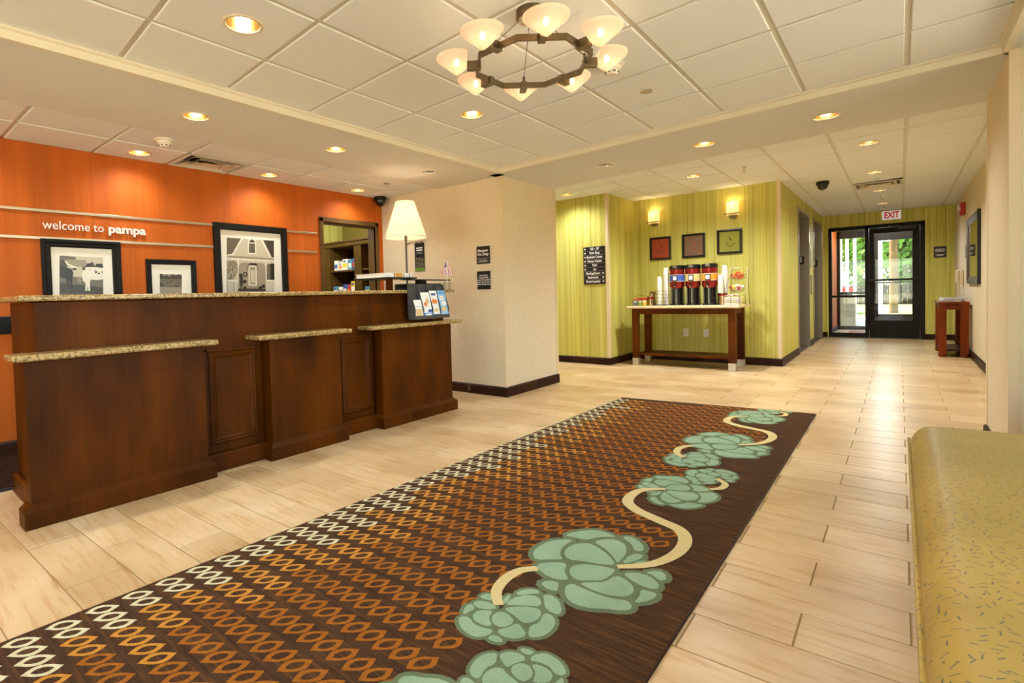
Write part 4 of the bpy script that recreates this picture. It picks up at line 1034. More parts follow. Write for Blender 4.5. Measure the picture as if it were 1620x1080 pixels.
plain('pk_orange', (226, 110, 36), .5); plain('pk_yellow', (232, 196, 62), .5); plain('pk_red', (188, 44, 40), .5); plain('pk_green', (168, 190, 60), .5); plain('pk_grey', (120, 132, 140), .5)
def urn(x, lab, lm):
    y = 7.90; t = thing('coffee_urn', lab, 'coffee urn', (x, y, TZ), 0, 'coffee urns on the table')
    MB().lathe([(.001, 0), (.098, 0), (.098, .018), (.001, .018)], seg=28).build('base', 'blackgloss', t, local=True, smooth=True)
    MB().lathe([(.001, .018), (.072, .018), (.072, .25), (.001, .25)], seg=28).build('server_body', 'blackgloss', t, local=True, smooth=True)
    for sx in (-.086, .068): MB().box(sx, sx+.018, -.03, .05, .018, .25).build('side_post', 'steel_dark' if sx < 0 else 'blackgloss', t, local=True, bevel=.004)
    MB().box(-.008, .008, -.082, -.071, .03, .24).build('sight_glass', 'steel_dark', t, local=True, bevel=.003)
    b = MB().lathe([(.001, .245), (.080, .245), (.101, .275), (.101, .515), (.001, .515)], seg=32).build('tank', 'urn_red', t, local=True, smooth=True)
    m = MB()
    m.lathe([(.1018, .345), (.1018, .435)], seg=32, close=False); m.build('label_band', lm, b, local=True, smooth=True)
    m = MB(); m.lathe([(.1024, .341), (.1024, .346)], seg=32, close=False); m.lathe([(.1024, .434), (.1024, .439)], seg=32, close=False); m.build('label_line', 'offwhite', b, local=True)
    MB().lathe([(.104, .515), (.105, .53), (.103, .565), (.085, .575), (.001, .578)], seg=32).build('lid', 'black', t, local=True, smooth=True)
    MB().box(-.03, .03, -.108, -.09, .535, .57).build('display', 'steel_dark', t, local=True, bevel=.003)
    m = MB(); m.box(-.034, .034, -.112, -.10, .345, .43); m.build('spec_card', 'black', t, local=True, bevel=.003)
    MB().box(-.024, .024, -.114, -.112, .36, .415).build('card_face', 'sign_white', t, local=True)
    m = MB(); m.tube([(0, -.09, .275), (0, -.135, .275), (0, -.145, .262), (0, -.145, .238)], .011); m.build('faucet', 'chrome', t, local=True, smooth=True)
    MB().lathe([(.006, .27), (.014, .275), (.014, .31), (.006, .315)], (0, -.128, 0), 12).build('faucet_lever', 'black', t, local=True, smooth=True)
urn(-2.435, 'coffee urn with red tank and blue label', 'lab_blue'); urn(-2.22, 'coffee urn with red tank and tan label in the middle of three', 'lab_tan'); urn(-2.0, 'coffee urn with red tank and orange label', 'lab_orange')
def cupstack(x, y, z, n, label, green=False, r=.036, h=.20):
    t = thing('cup_stack', label, 'cup stack', (x, y, z), 0, 'paper cup stacks')
    prof = [(.001, 0), (r*.98, 0)]
    k = max(2, int(h/.022))
    for i in range(k): zz = h*i/k; prof += [(r, zz), (r*1.03, zz+.004), (r*.96, zz+.006)]
    prof += [(r*.72, h+.075), (r*.70, h+.08), (.001, h+.08)]
    MB().lathe(prof, seg=20).build('cups', 'cup_white', t, local=True, smooth=True)
    if green:
        MB().lathe([(r*.735, h+.058), (r*.71, h+.0815), (.001, h+.082)], seg=20, close=False).build('green_end', 'cup_green', t, local=True, smooth=True)
        m = MB()
        for a in (-1.9, -1.2): m.lathe([(.001, .0), (.006, .001), (.001, .003)], (r*.82*math.cos(a), r*.82*math.sin(a), h+.035), 8, axis=(math.cos(a), math.sin(a), 0))
        m.build('printed_dots', 'black', t, local=True)
    return t
cupstack(-2.655, 7.80, TZ+.012, 8, 'plain white paper cup stack in the wire cup holder near the pitcher', h=.33)
cupstack(-2.60, 7.92, TZ+.012, 8, 'tall paper cup stack with green end beside the blue labelled urn', True, .040, .46)
cupstack(-1.815, 7.925, TZ+.165, 8, 'paper cup stack with green end on the canister beside the orange labelled urn', True, .040, .30)
cupstack(-1.85, 7.845, TZ+.165, 6, 'plain white paper cup stack on the canister beside the orange labelled urn', False, .036, .17)
ch_ = thing('cup_holder', 'black wire cup holder standing beside the blue labelled coffee urn', 'cup holder', (-2.63, 7.86, TZ))
MB().box(-2.72, -2.545, 7.73, 7.99, TZ, TZ+.012).build('tray', 'black', ch_, bevel=.003)
for z in (.06, .11, .16, .21):
    m = MB(); m.tube([(-2.706, 7.752, TZ+z), (-2.553, 7.752, TZ+z), (-2.553, 7.975, TZ+z), (-2.706, 7.975, TZ+z), (-2.706, 7.752, TZ+z)], .0025, 6); m.build('wire_ring', 'wire', ch_)
for x, y in ((-2.706, 7.752), (-2.553, 7.752), (-2.553, 7.975), (-2.706, 7.975)): MB().tube([(x, y, TZ+.01), (x, y, TZ+.215)], .0028, 6).build('wire_post', 'wire', ch_)
# packet basket
wb = thing('packet_basket', 'wire basket of sweetener packets at the end of the coffee table', 'basket', (-2.93, 7.78, TZ))
bx = (-3.01, -2.80, 7.68, 7.86)
for z in (.004, .05, .085): MB().tube([(bx[0], bx[2], TZ+z), (bx[1], bx[2], TZ+z), (bx[1], bx[3], TZ+z), (bx[0], bx[3], TZ+z), (bx[0], bx[2], TZ+z)], .0022, 6).build('wire_ring', 'wire', wb)
for x in (bx[0], (bx[0]+bx[1])/2, bx[1]):
    for y in (bx[2], bx[3]): MB().tube([(x, y, TZ+.002), (x, y, TZ+.086)], .0022, 6).build('wire_post', 'wire', wb)
MB().tube([(bx[0], 7.77, TZ+.085), (bx[0]+.01, 7.77, TZ+.14), (-2.93, 7.77, TZ+.152), (bx[1]-.01, 7.77, TZ+.14), (bx[1], 7.77, TZ+.085)], .0026, 6).build('handle', 'wire', wb)
for x, a, b, lab in ((-2.975, 'pk_grey', 'pk_orange', 'blue grey packets with orange heads in the wire basket'), (-2.905, 'pk_green', 'pk_red', 'green and red packets in the middle of the wire basket'), (-2.84, 'pk_yellow', 'pk_red', 'yellow and white packets with red heads in the wire basket')):
    t = thing('sweetener_packets', lab, 'packets', (x, 7.74, TZ+.006), 0, 'packet bundles in the basket')
    m = MB()
    for k in range(6): m.box(x-.028, x+.028, 7.695+.012*k, 7.703+.012*k, TZ+.006, TZ+.105+.006*(k % 3))
    m.build('packet_row', a, t); m = MB()
    for k in range(6): m.box(x-.0283, x+.0283, 7.6945+.012*k, 7.7035+.012*k, TZ+.082, TZ+.1055+.006*(k % 3))
    m.build('packet_heads', b, t); MB().box(x-.02, x+.02, 7.694, 7.6948, TZ+.05, TZ+.07).build('packet_print', 'sign_white', t)
def canister(x, y, lab, r=.043, h=.14):
    t = thing('canister', lab, 'canister', (x, y, TZ), 0, 'steel canisters'); MB().lathe([(.001, 0), (r, 0), (r, h), (r*.95, h), (r*.95, .02), (.001, .02)], seg=24).build('can', 'tin', t, local=True, smooth=True)
    MB().lathe([(r+.001, h-.04), (r+.0015, h-.012)], seg=24, close=False).build('red_band', 'urn_red', t, local=True, smooth=True); return t
canister(-2.766, 7.755, 'short steel canister with red band beside the packet basket')
canister(-1.835, 7.89, 'steel canister with red band under the paper cups', .062, .165)
pt = thing('milk_pitcher', 'brushed steel pitcher with black handle behind the short canister', 'pitcher', (-2.805, 7.925, TZ))
MB().lathe([(.001, 0), (.05, 0), (.052, .03), (.045, .13), (.043, .18), (.047, .2), (.044, .2), (.04, .18), (.001, .17)], seg=24).build('jug', 'tin', pt, local=True, smooth=True)
MB().tube([(.042, -.01, .175), (.075, -.01, .17), (.08, -.01, .1), (.075, -.01, .04), (.05, -.01, .03)], .008).build('handle', 'black', pt, local=True, smooth=True)
MB().lathe([(.001, .205), (.03, .206), (.042, .2)], seg=20).build('lid', 'black', pt, local=True, smooth=True)
# tiered wire rack with bowls
rk2 = thing('tiered_rack', 'three tier wire rack of creamers on the coffee table', 'wire rack', (-1.66, 7.92, TZ))
for sx in (-.115, .115):
    MB().tube([(sx, -.13, .002), (sx, -.12, .10), (sx*.95, .02, .34), (sx*.9, .10, .50), (sx*.9, .13, .44), (sx, .13, .002), (sx, -.13, .004)], .003, 6).build('side_wire', 'wire', rk2, local=True)
for y, z in ((-.12, .10), (.10, .50), (.13, .02)): MB().tube([(-.11, y, z), (.11, y, z)], .003, 6).build('cross_wire', 'wire', rk2, local=True)
for k, (y, z, r) in enumerate(((.055, .40, .105), (-.02, .235, .105))):
    for rr, dz in ((r, .0), (r*.8, -.04), (r*.4, -.065)):
        MB().tube([(rr*math.cos(a*.5236), y+rr*math.sin(a*.5236)*.75, z+dz) for a in range(13)], .0022, 5).build('bowl_wire', 'wire', rk2, local=True)
    for a in range(8): MB().tube([(r*math.cos(a*.785), y+r*math.sin(a*.785)*.75, z), (r*.8*math.cos(a*.785), y+r*.6*math.sin(a*.785), z-.04), (r*.3*math.cos(a*.785), y+r*.25*math.sin(a*.785), z-.066)], .0018, 5).build('bowl_rib', 'wire', rk2, local=True)
def creamers(y0, z0, mats_, names, grp):
    for k in range(26):
        a = random.uniform(0, 6.28); d = random.uniform(.0, .085); mt = random.choice(mats_)
        x, y, z = -1.66+d*math.cos(a), 7.92+y0+.7*d*math.sin(a), TZ+z0-.05+random.uniform(0, .075)*(1.1-d/.085*.6)+d*.35
        t = MB(); t.lathe([(.001, -.012), (.013, -.012), (.018, .010), (.021, .011), (.001, .012)], (0, 0, 0), 9, axis=(random.uniform(-1, 1), random.uniform(-1, 1), random.uniform(.2, 1)))
        o = t.build('creamer_cup', mt, None, local=True, world_loc=(x, y, z)); tag(o, names[mt], 'creamer', grp)
creamers(.055, .40, ['pk_orange', 'pk_orange', 'pk_red'], {'pk_orange': 'orange creamer cup in the top bowl of the wire rack', 'pk_red': 'dark red creamer cup in the top bowl of the wire rack'}, 'creamers in the top bowl')
creamers(-.02, .235, ['cup_white', 'pk_yellow', 'pk_red', 'cup_white'], {'cup_white': 'white creamer cup in the middle bowl of the wire rack', 'pk_yellow': 'yellow creamer cup in the middle bowl of the wire rack', 'pk_red': 'red creamer cup in the middle bowl of the wire rack'}, 'creamers in the middle bowl')
nb = thing('napkin_basket', 'white napkins and sachets in a low wire basket beside the rack', 'napkin basket', (-1.68, 7.70, TZ))
for k in range(7): MB().box(-1.765, -1.585, 7.63, 7.78, TZ+.004+.015*k, TZ+.017+.015*k).build('napkin', 'napkin', nb, bevel=.004)
for x in (-1.77, -1.68, -1.58): MB().tube([(x, 7.625, TZ+.002), (x, 7.625, TZ+.125)], .0025, 6).build('wire_post', 'wire', nb)
MB().tube([(-1.775, 7.624, TZ+.06), (-1.575, 7.624, TZ+.06)], .0025, 6).build('wire_rail', 'wire', nb)
for k in range(9):
    x = -1.75+.017*k; M_ = Matrix.Translation((x+.01, 7.705, TZ+.125+.008*(k % 3))) @ Matrix.Rotation(random.uniform(-.6, .6), 4, 'Y') @ Matrix.Rotation(random.uniform(-.5, .5), 4, 'Z')
    MB().box(-.022, .022, -.03, .03, -.003, .003).xf(M_).build('sachet', random.choice(['napkin', 'cup_white', 'pk_red']), nb)

# ---- cup pictures, sconces, outlets, directory sign
plain('art_rust', (168, 66, 24), .7); plain('art_brown', (120, 84, 58), .7); plain('art_olive', (146, 142, 40), .7)
plain('ink_plum', (74, 34, 40), .6); plain('ink_red', (176, 50, 50), .6); plain('ink_dark', (58, 46, 20), .6)
def art(x0, x1, z0, z1, base, ink, dots, label):
    t = thing('cup_picture', label, 'picture', ((x0+x1)/2, YCF, z0), 0, 'coffee cup pictures'); fw = .030
    k = [(0, 0), (0, .028), (.5, .03), (1, .018), (1, 0)]; v = []; f = []; n = len(k)
    for cx_, cz_, sx_, sz_ in ((x0, z0, 1, 1), (x1, z0, -1, 1), (x1, z1, -1, -1), (x0, z1, 1, -1)):
        for a, h in k: v.append((cx_+sx_*a*fw, YCF-h, cz_+sz_*a*fw))
    for c in range(4):
        d = (c+1) % 4
        for j in range(n-1): f.append((c*n+j, d*n+j, d*n+j+1, c*n+j+1))
    MB().add(v, f).build('frame', 'black', t); MB().box(x0+fw, x1-fw, YCF-.008, YCF, z0+fw, z1-fw).build('canvas', base, t)
    cx_, cz_ = (x0+x1)/2, (z0+z1)/2-.03
    def stroke(p, w_):
        m = MB()
        for a, b in zip(p, p[1:]): m.bar((a[0], YCF-.0088, a[1]), (b[0], YCF-.0088, b[1]), w_, .0008, upv=(0, 1, 0))
        m.build('cup_stroke', ink, t)
    stroke([(cx_-.062+.008*k, cz_+.012-.010*math.sin(k*.5)) for k in range(7)], .008)
    stroke([(cx_+.005+.055*math.cos(a*.16-2.35), cz_+.015+.05*math.sin(a*.16-2.35)) for a in range(15)], .009)
    stroke([(cx_+.003+.012*math.sin(k*.9), cz_+.04+.011*k) for k in range(6)], .010); stroke([(cx_+.022+.008*math.sin(k), cz_+.035+.009*k) for k in range(4)], .007)
    if dots:
        m = MB(); r = .0035
        for i in range(17):
            for j in range(18):
                x = x0+fw+.008+(x1-x0-2*fw-.016)*(i+.5*(j % 2))/17; z = z0+fw+.008+(z1-z0-2*fw-.016)*j/17
                m.poly([(x+r*math.cos(a*1.047), YCF-.0084, z+r*math.sin(a*1.047)) for a in range(6)])
        m.build('dot_pattern', dots, t)['kind'] = 'stuff'
plain('dot_tan', (176, 140, 110), .7); plain('dot_lime', (186, 180, 70), .7); plain('dot_plum', (140, 50, 22), .7)
art(-2.985, -2.665, 1.56, 1.915, 'art_rust', 'ink_plum', 'dot_plum', 'black framed rust coloured coffee cup picture above the table'); art(-2.50, -2.175, 1.565, 1.92, 'art_brown', 'ink_red', 'dot_tan', 'black framed brown dotted coffee cup picture above the table'); art(-2.015, -1.69, 1.585, 1.935, 'art_olive', 'ink_dark', 'dot_lime', 'black framed olive dotted coffee cup picture above the table')
sc0 = None
for x, lab in ((-2.905, 'lit wall sconce above the rust coloured cup picture'), (-1.80, 'lit wall sconce above the olive cup picture')):
    t = thing('wall_sconce', lab, 'sconce', (x, YCF, 2.10), 0, 'wall sconces over the coffee table'); 
    MB().box(x-.05, x+.05, YCF-.02, YCF, 2.095, 2.14).build('wall_plate', 'nickel', t, bevel=.003)
    MB().box(x-.045, x+.045, YCF-.10, YCF-.02, 2.105, 2.125).build('bracket', 'nickel', t, bevel=.003)
    MB().box(x-.10, x+.10, YCF-.115, YCF-.105, 2.138, 2.152).build('cross_bar', 'nickel', t, bevel=.002)
    MB().box(x-.062, x+.062, YCF-.105, YCF-.095, 2.145, 2.315).build('glass_shade', 'sconce_glass', t, bevel=.003)
    for s_ in (-.07, .062): MB().box(x+s_, x+s_+.008, YCF-.105, YCF-.005, 2.13, 2.315).build('side_fin', 'sconce_glass', t)
    MB().lathe([(.001, 0), (.012, .002), (.017, .025), (.012, .055), (.001, .06)], (x, YCF-.055, 2.205), 12).build('bulb', 'bulb', t, smooth=True)
    ld = bpy.data.lights.new('sconce_light', 'POINT'); ld.energy = .7; ld.color = LAMPC; ld.shadow_soft_size = .03
    lo = bpy.data.objects.new('sconce_light', ld); COL.objects.link(lo); lo.parent = t; lo.location = (0, -.055, .20)
for x, lab, duo in ((-2.465, 'white duplex power outlet under the coffee table', 1), (-2.18, 'white blank wall plate under the coffee table', 0)):
    t = thing('wall_outlet', lab, 'outlet', (x, YCF, .375)); MB().box(x-.036, x+.036, YCF-.006, YCF, .375, .492).build('plate', 'white', t, bevel=.002)
    if duo:
        for z in (.405, .445): MB().box(x-.016, x+.016, YCF-.009, YCF-.006, z, z+.026).build('socket', 'offwhite', t, bevel=.002); MB().box(x-.008, x-.005, YCF-.0095, YCF-.009, z+.008, z+.018).build('slot', 'black', t)
    else: MB().box(x-.003, x+.003, YCF-.008, YCF-.006, .43, .436).build('screw', 'steel_dark', t)
d = plaque('directory_sign', 'tall black directory sign with white arrows beside the coffee alcove', -3.64, -3.30, 1.205, 1.768, YG)
rowsz = ['103 - 107', 'Suite Shop', 'Business Center', 'Fitness Center', 'Pool', 'Ice', 'Meeting Room', 'Restrooms', 'Guest Laundry']
for k, s_ in enumerate(rowsz):
    z = 1.735-.0610*k; left = k < 6
    text('lettering', s_, '-y', (-3.46 if left else -3.49, YG-.0125, z), .049, 'sign_white', d, bold=.0012, xs=.78)
    if k: MB().box(-3.628, -3.312, YG-.0128, YG-.012, z+.0285, z+.0315).build('rule', 'grey_line', d)
    ax_ = -3.612 if left else -3.328; s2 = -1 if left else 1; m = MB()
    m.prism([(ax_+s2*.016, YG-.0128, z), (ax_-s2*.002, YG-.0128, z+.016), (ax_-s2*.002, YG-.0128, z-.016)], (0, .0008, 0)); m.box(ax_-.014 if s2 > 0 else ax_, ax_ if s2 > 0 else ax_+.014, YG-.0128, YG-.012, z-.006, z+.006)
    m.build('arrow', 'sign_white', d)

# ================================================================== ELEVATORS
def m_brushed():
    t = NT('brushed'); f = t.noise(t.coord((2, 2, 240)), 1, 2)
    MATS['brushed'] = t.bsdf(t.ramp(f, [(.3, (150, 140, 124)), (.7, (172, 162, 146))]), .3, .9, .5)
m_brushed()
for i, (a, b, tz) in enumerate((E1, E2)):
    d = struct(MB().box(XE-.19, XE-.17, a, b, 0, tz).build('door_%d' % (i+2), 'brushed'), )
    MB().box(XE-.169, XE-.166, (a+b)/2-.002, (a+b)/2+.002, 0, tz).build('door_seam', 'black', d)
    m = MB(); w_ = .055
    m.box(XE-.17, XE+.014, a-w_, a, 0, tz+w_); m.box(XE-.17, XE+.014, b, b+w_, 0, tz+w_); m.box(XE-.17, XE+.014, a, b, tz, tz+w_)
    m.build('door_jamb', 'brushed', d, bevel=.004)
    MB().box(XE-.17, XE, a, b, -.003, .002).build('sill', 'steel_dark', d)
    p = thing('floor_number_sign', ('black number 1 plate on the jamb of the elevator near the coffee alcove', 'black number plate on the jamb of the elevator near the exit')[i], 'sign', (XE-.09, b, 1.50))
    MB().box(XE-.165, XE-.065, b-.006, b, 1.48, 1.62).build('plate', 'sign_black', p); text('numeral', '1', '-y', (XE-.112, b-.0065, 1.555), .13, 'sign_white', p, bold=.002)
pp = thing('elevator_panel', 'narrow steel call button panel between the two elevators', 'call panel', (XE, 11.62, .95))
MB().box(XE, XE+.012, 11.55, 11.69, .93, 1.28).build('plate', 'steel_dark', pp, bevel=.002)
for z in (1.06, 1.15): MB().lathe([(.001, 0), (.018, 0), (.018, .006), (.001, .008)], (XE+.012, 11.62, z), 14, axis=(1, 0, 0)).build('button', 'white', pp)
pp = thing('notice_plate', 'pale brushed notice plate above the elevator call panel', 'notice', (XE, 11.62, 1.42))
MB().box(XE, XE+.008, 11.50, 11.74, 1.42, 1.80).build('plate', 'steel', pp, bevel=.002); MB().box(XE+.008, XE+.009, 11.53, 11.71, 1.50, 1.72).build('text_panel', 'grey_line', pp)

# ================================================================== EXIT DOORS
plain('door_dark', (28, 22, 16), .55, spec=.25); plain('threshold', (120, 110, 96), .4, .6)
FY = YF+.04
XM = -.50      # mullion between sidelight and door
sl = struct(MB().box(-1.075, XM-.025, FY+.02, FY+.026, .10, 2.20).build('window_1', 'glass'))
m = MB()
for a in ((DX0, -1.075), (XM-.03, XM+.03)): m.box(a[0], a[1], FY-.05, FY+.07, 0, 2.27)
for z in ((.0, .095), (.825, .87), (2.20, 2.27)): m.box(DX0, XM, FY-.045, FY+.065, *z)
m.build('window_frame', 'door_dark', sl, bevel=.004)
dr = struct(MB().box(-.395, .20, FY+.01, FY+.016, .35, 2.10).build('door_1', 'glass'))
m = MB(); m.box(DX0, DX1+.0, FY-.05, FY+.07, 2.205, 2.275); m.box(.30, DX1+.03, FY-.05, FY+.07, 0, 2.275); m.build('door_frame', 'door_dark', dr, bevel=.004)
m = MB(); m.box(XM+.035, -.385, FY-.015, FY+.035, .01, 2.20); m.box(.19, .297, FY-.015, FY+.035, .01, 2.20); m.box(-.39, .195, FY-.015, FY+.035, .01, .355); m.box(-.39, .195, FY-.015, FY+.035, 2.095, 2.20)
m.build('door_leaf', 'door_dark', dr, bevel=.004)
m = MB(); m.box(-.46, .28, FY-.085, FY-.055, 1.145, 1.185); m.box(-.44, -.40, FY-.06, FY-.015, 1.14, 1.19); m.box(.21, .25, FY-.06, FY-.015, 1.14, 1.19); m.build('push_bar', 'blackmatte', dr, bevel=.006)
m = MB(); m.box(-.02, .23, FY-.075, FY-.02, 2.15, 2.20); m.bar((.0, FY-.05, 2.21), (-.16, FY-.13, 2.225), .03, .012); m.bar((-.16, FY-.13, 2.225), (.02, FY-.05, 2.235), .03, .012); m.build('door_closer', 'black', dr)
MB().box(DX0, DX1, FY-.06, FY+.10, -.003, .008).build('threshold', 'threshold', dr)
# vestibule
YV = 15.95
vl = thing('vestibule_fill_lamp', 'added round white fill lamp on the exit vestibule ceiling', 'ceiling lamp', (-.25, 14.8, 2.45))  # no lamp seen here, added to lift the dark vestibule
MB().lathe([(.14, 0), (.14, -.03), (.12, -.05), (.001, -.055)], seg=24).build('diffuser', 'tube', vl, local=True, smooth=True)
ld = bpy.data.lights.new('vestibule_fill', 'POINT'); ld.energy = 40; ld.color = WARM; ld.shadow_soft_size = .12
lo = bpy.data.objects.new('vestibule_fill', ld); COL.objects.link(lo); lo.parent = vl; lo.location = (0, 0, -.2)
m = MB(); m.box(-1.28, -1.16, YF+.16, YV+.1, 0, 2.6); struct(m.build('wall_vestibule_left', 'orange'))
struct(MB().box(.62, .74, YF+.16, YV+.1, 0, 2.6).build('wall_vestibule_right', 'beige'))
struct(MB().box(-1.3, .74, YF+.16, YV+.2, 2.45, 2.55).build('ceiling_vestibule', 'plaster'))
plain('vest_floor', (206, 196, 176), .5); struct(MB().box(-1.3, .74, YF+.05, YV+.12, -.12, -.001).build('floor_vestibule', 'vest_floor'))
bb('baseboard_vestibule', [(-1.16, YF+.16), (-1.16, YV)], -.018)
so = struct(MB().box(-1.10, -.55, YV, YV+.006, .09, 2.2).build('window_2', 'glass'))
m = MB(); m.box(-1.16, -1.10, YV-.05, YV+.05, 0, 2.46); m.box(-.55, -.46, YV-.05, YV+.05, 0, 2.46); m.box(-1.16, .62, YV-.05, YV+.05, 2.2, 2.46); m.box(-1.1, -.55, YV-.05, YV+.05, 0, .085); m.box(-1.1, -.55, YV-.04, YV+.04, .86, .91)
m.build('window_frame', 'door_dark', so, bevel=.004)
do = struct(MB().box(-.385, .215, YV, YV+.006, .37, 2.10).build('door_5', 'glass'))
m = MB(); m.box(-.46, -.385, YV-.03, YV+.03, .01, 2.2); m.box(.215, .62, YV-.03, YV+.03, .01, 2.2); m.box(-.385, .215, YV-.03, YV+.03, .01, .375); m.box(-.385, .215, YV-.03, YV+.03, 2.1, 2.2); m.build('door_leaf', 'door_dark', do, bevel=.003)
m = MB(); m.box(-.44, .27, YV-.09, YV-.06, 1.10, 1.14); m.build('push_bar', 'blackgloss', do, bevel=.005)
tag(MB().box(-.88, -.30, 14.1, 15.3, 0, .012).build('entrance_mat', 'red', None, bevel=.003), 'red doormat on the vestibule floor behind the sidelight', 'doormat')

# ================================================================== OUTSIDE
def m_ground(name, stops, sc_):
    t = NT(name); f = t.noise(t.coord(sc_), 1, 5, .7); MATS[name] = t.bsdf(t.ramp(f, stops), .95, 0, .1)
m_ground('lawn', [(.3, (108, 132, 58)), (.6, (150, 164, 88)), (.8, (176, 180, 112))], (6, 6, 6)); m_ground('concrete', [(.3, (184, 176, 162)), (.7, (204, 198, 186))], (5, 5, 5))
m_ground('bark', [(.3, (96, 70, 44)), (.7, (130, 98, 64))], (14, 14, 2)); m_ground('leaf_a', [(.3, (52, 84, 26)), (.7, (104, 140, 54))], (3, 3, 3)); m_ground('leaf_b', [(.3, (70, 104, 34)), (.7, (136, 166, 74))], (3, 3, 3))
m_ground('aggregate', [(.3, (150, 136, 106)), (.7, (196, 182, 150))], (70, 70, 70)); m_ground('fencewood', [(.3, (44, 34, 26)), (.7, (66, 52, 40))], (30, 3, 2))
struct(MB().box(-60, 60, YV+.12, 22, -.3, -.02).build('ground_pavement', 'concrete')); struct(MB().box(-60, 60, 22, 90, -.3, -.02).build('ground_lawn', 'lawn'))
struct(MB().box(-6, 5, YV+.1, 20.9, 3.0, 3.3).build('porch_shade_slab', 'plaster'))  # unseen canopy slab added to shade the bin and posts
bn_ = thing('litter_bin', 'square exposed aggregate litter bin outside beside the entrance', 'litter bin', (-1.10, 17.0, -.02)); 
MB().box(-1.36, -.86, 16.75, 17.25, -.02, .80).build('body', 'aggregate', bn_, bevel=.02); MB().box(-1.30, -.92, 16.81, 17.19, .80, .86).build('lid', 'greymetal', bn_, bevel=.01)
for xx, hw, lab in ((-1.40, .04, 'slim white porch post nearest the parked car beyond the sidelight'), (-1.24, .04, 'slim white porch post in the middle of the three beyond the sidelight'),
                    (-1.05, .04, 'slim white porch post beside the mullion beyond the sidelight'), (-.47, .08, 'thick white porch post seen through the glass exit door')):
    t = thing('porch_post', lab, 'post', (xx, 20.5, -.02), 0, 'white porch posts')
    MB().box(xx-hw, xx+hw, 20.5-hw, 20.5+hw, -.02, 3.0).build('shaft', 'white', t, bevel=.008)
    MB().box(xx-hw-.02, xx+hw+.02, 20.48-hw, 20.52+hw, -.02, .12).build('base', 'white', t, bevel=.008)
pw = thing('utility_pole', 'tan weathered wooden pole standing on the lawn behind the glass door', 'pole', (-.17, 25.5, -.02))
MB().lathe([(.13, 0), (.125, 2), (.115, 6), (.11, 8), (.001, 8)], seg=14).build('pole_shaft', 'bark', pw, local=True, smooth=True); MB().box(-.9, .9, -.08, .08, 7.2, 7.4).build('crossarm', 'bark', pw, local=True)
def tree(x, y, h, r, label, mt, trunk=.22, n=5200, zc=.5):
    t = thing('tree', label, 'tree', (x, y, -.02), 0, 'trees beyond the lawn'); MB().tube([(0, 0, 0), (.1, 0, h*.3), (0, .1, h*.6), (.1, 0, h*.8)], [trunk, trunk*.8, trunk*.5, trunk*.2]).build('trunk', 'bark', t, local=True, smooth=True)
    m = MB()
    blobs = [(random.uniform(-.6, .6)*r, random.uniform(-.5, .5)*r, h*zc+random.uniform(-.32, .36)*h, r*random.uniform(.35, .6)) for _ in range(14)]
    for k in range(n):
        bx_, by_, bz_, br = random.choice(blobs); u = Vector((random.gauss(0, 1), random.gauss(0, 1), random.gauss(0, 1))).normalized()*br*random.uniform(.75, 1.05)
        c = Vector((bx_, by_, bz_))+u; s_ = random.uniform(.16, .34); a = Vector((random.gauss(0, 1), random.gauss(0, 1), random.gauss(0, 1))).normalized(); b = a.orthogonal().normalized(); a2 = a.cross(b)
        m.poly([c+b*s_, c+a2*s_*.5, c-b*s_, c-a2*s_*.5])
    m.build('foliage', mt, t, local=True)['kind'] = 'stuff'
tree(-.2, 39, 9, 3.3, 'broad green tree directly behind the utility pole', 'leaf_b'); tree(-7.2, 41, 9, 3.4, 'dark green tree beyond the parked white car', 'leaf_a'); tree(6.9, 42, 8.5, 3.3, 'dark green tree at the far end of the lawn', 'leaf_a')
wf = thing('board_fence', 'weathered brown board fence beyond the lawn', 'fence', (0, 36, -.02))
for k in range(90): x = -9+.2*k; MB().box(x-.094, x+.094, 35.98, 36.0, -.02, 1.0+random.uniform(-.02, .02)).build('board', 'fencewood', wf)
for z in (.3, .75): MB().box(-9.1, 9.1, 36.0, 36.05, z, z+.09).build('fence_rail', 'fencewood', wf)
# parked car: rear end towards the doors
car = thing('parked_car', 'white parked car with a red tail light outside the sidelight', 'car', (-3.62, 25, -.02))
plain('carwhite', (226, 226, 224), .2, 0, .5, coat=.6); plain('carglass', (30, 36, 40), .08); plain('tyre', (26, 26, 26), .8); plain('tail_red', (196, 24, 20), .2)
prof = [(-2.2, .35), (2.1, .35), (2.2, .62), (2.15, .86), (1.2, 1.0), (.5, 1.55), (-.2, 1.68), (-1.9, 1.64), (-2.2, 1.05), (-2.25, .7)]
M_ = Matrix.Rotation(R_(8), 4, 'Z')
m = MB(); m.prism([(p[0], -.85, p[1]) for p in prof], (0, 1.7, 0)); m.xf(M_); m.build('body', 'carwhite', car, local=True, bevel=.06, seg=3)
g = [(1.0, 1.03), (.48, 1.48), (-.2, 1.60), (-1.75, 1.56), (-1.95, 1.1)]
for s_ in (-.856, .846): MB().prism([(p[0], s_, p[1]) for p in g], (0, .01, 0)).xf(M_).build('side_window', 'carglass', car, local=True)
for x in (-1.38, 1.38):
    for y in (-.86, .68):
        wl_ = MB().lathe([(.001, 0), (.33, 0), (.33, .18), (.001, .18)], (x, y, .33), 20, axis=(0, 1, 0)).xf(M_).build('wheel', 'tyre', car, local=True, smooth=True); MB().lathe([(.001, 0), (.2, 0), (.001, .02)], (x, y-.01 if y < 0 else y+.19, .33), 16, axis=(0, 1, 0)).xf(M_).build('hub_cap', 'steel', wl_, local=True)
for s_ in (-.87, .87): MB().box(2.02, 2.24, min(s_, s_*.75), max(s_, s_*.75), .70, 1.0).xf(M_).build('tail_light', 'tail_red', car, local=True, bevel=.02)
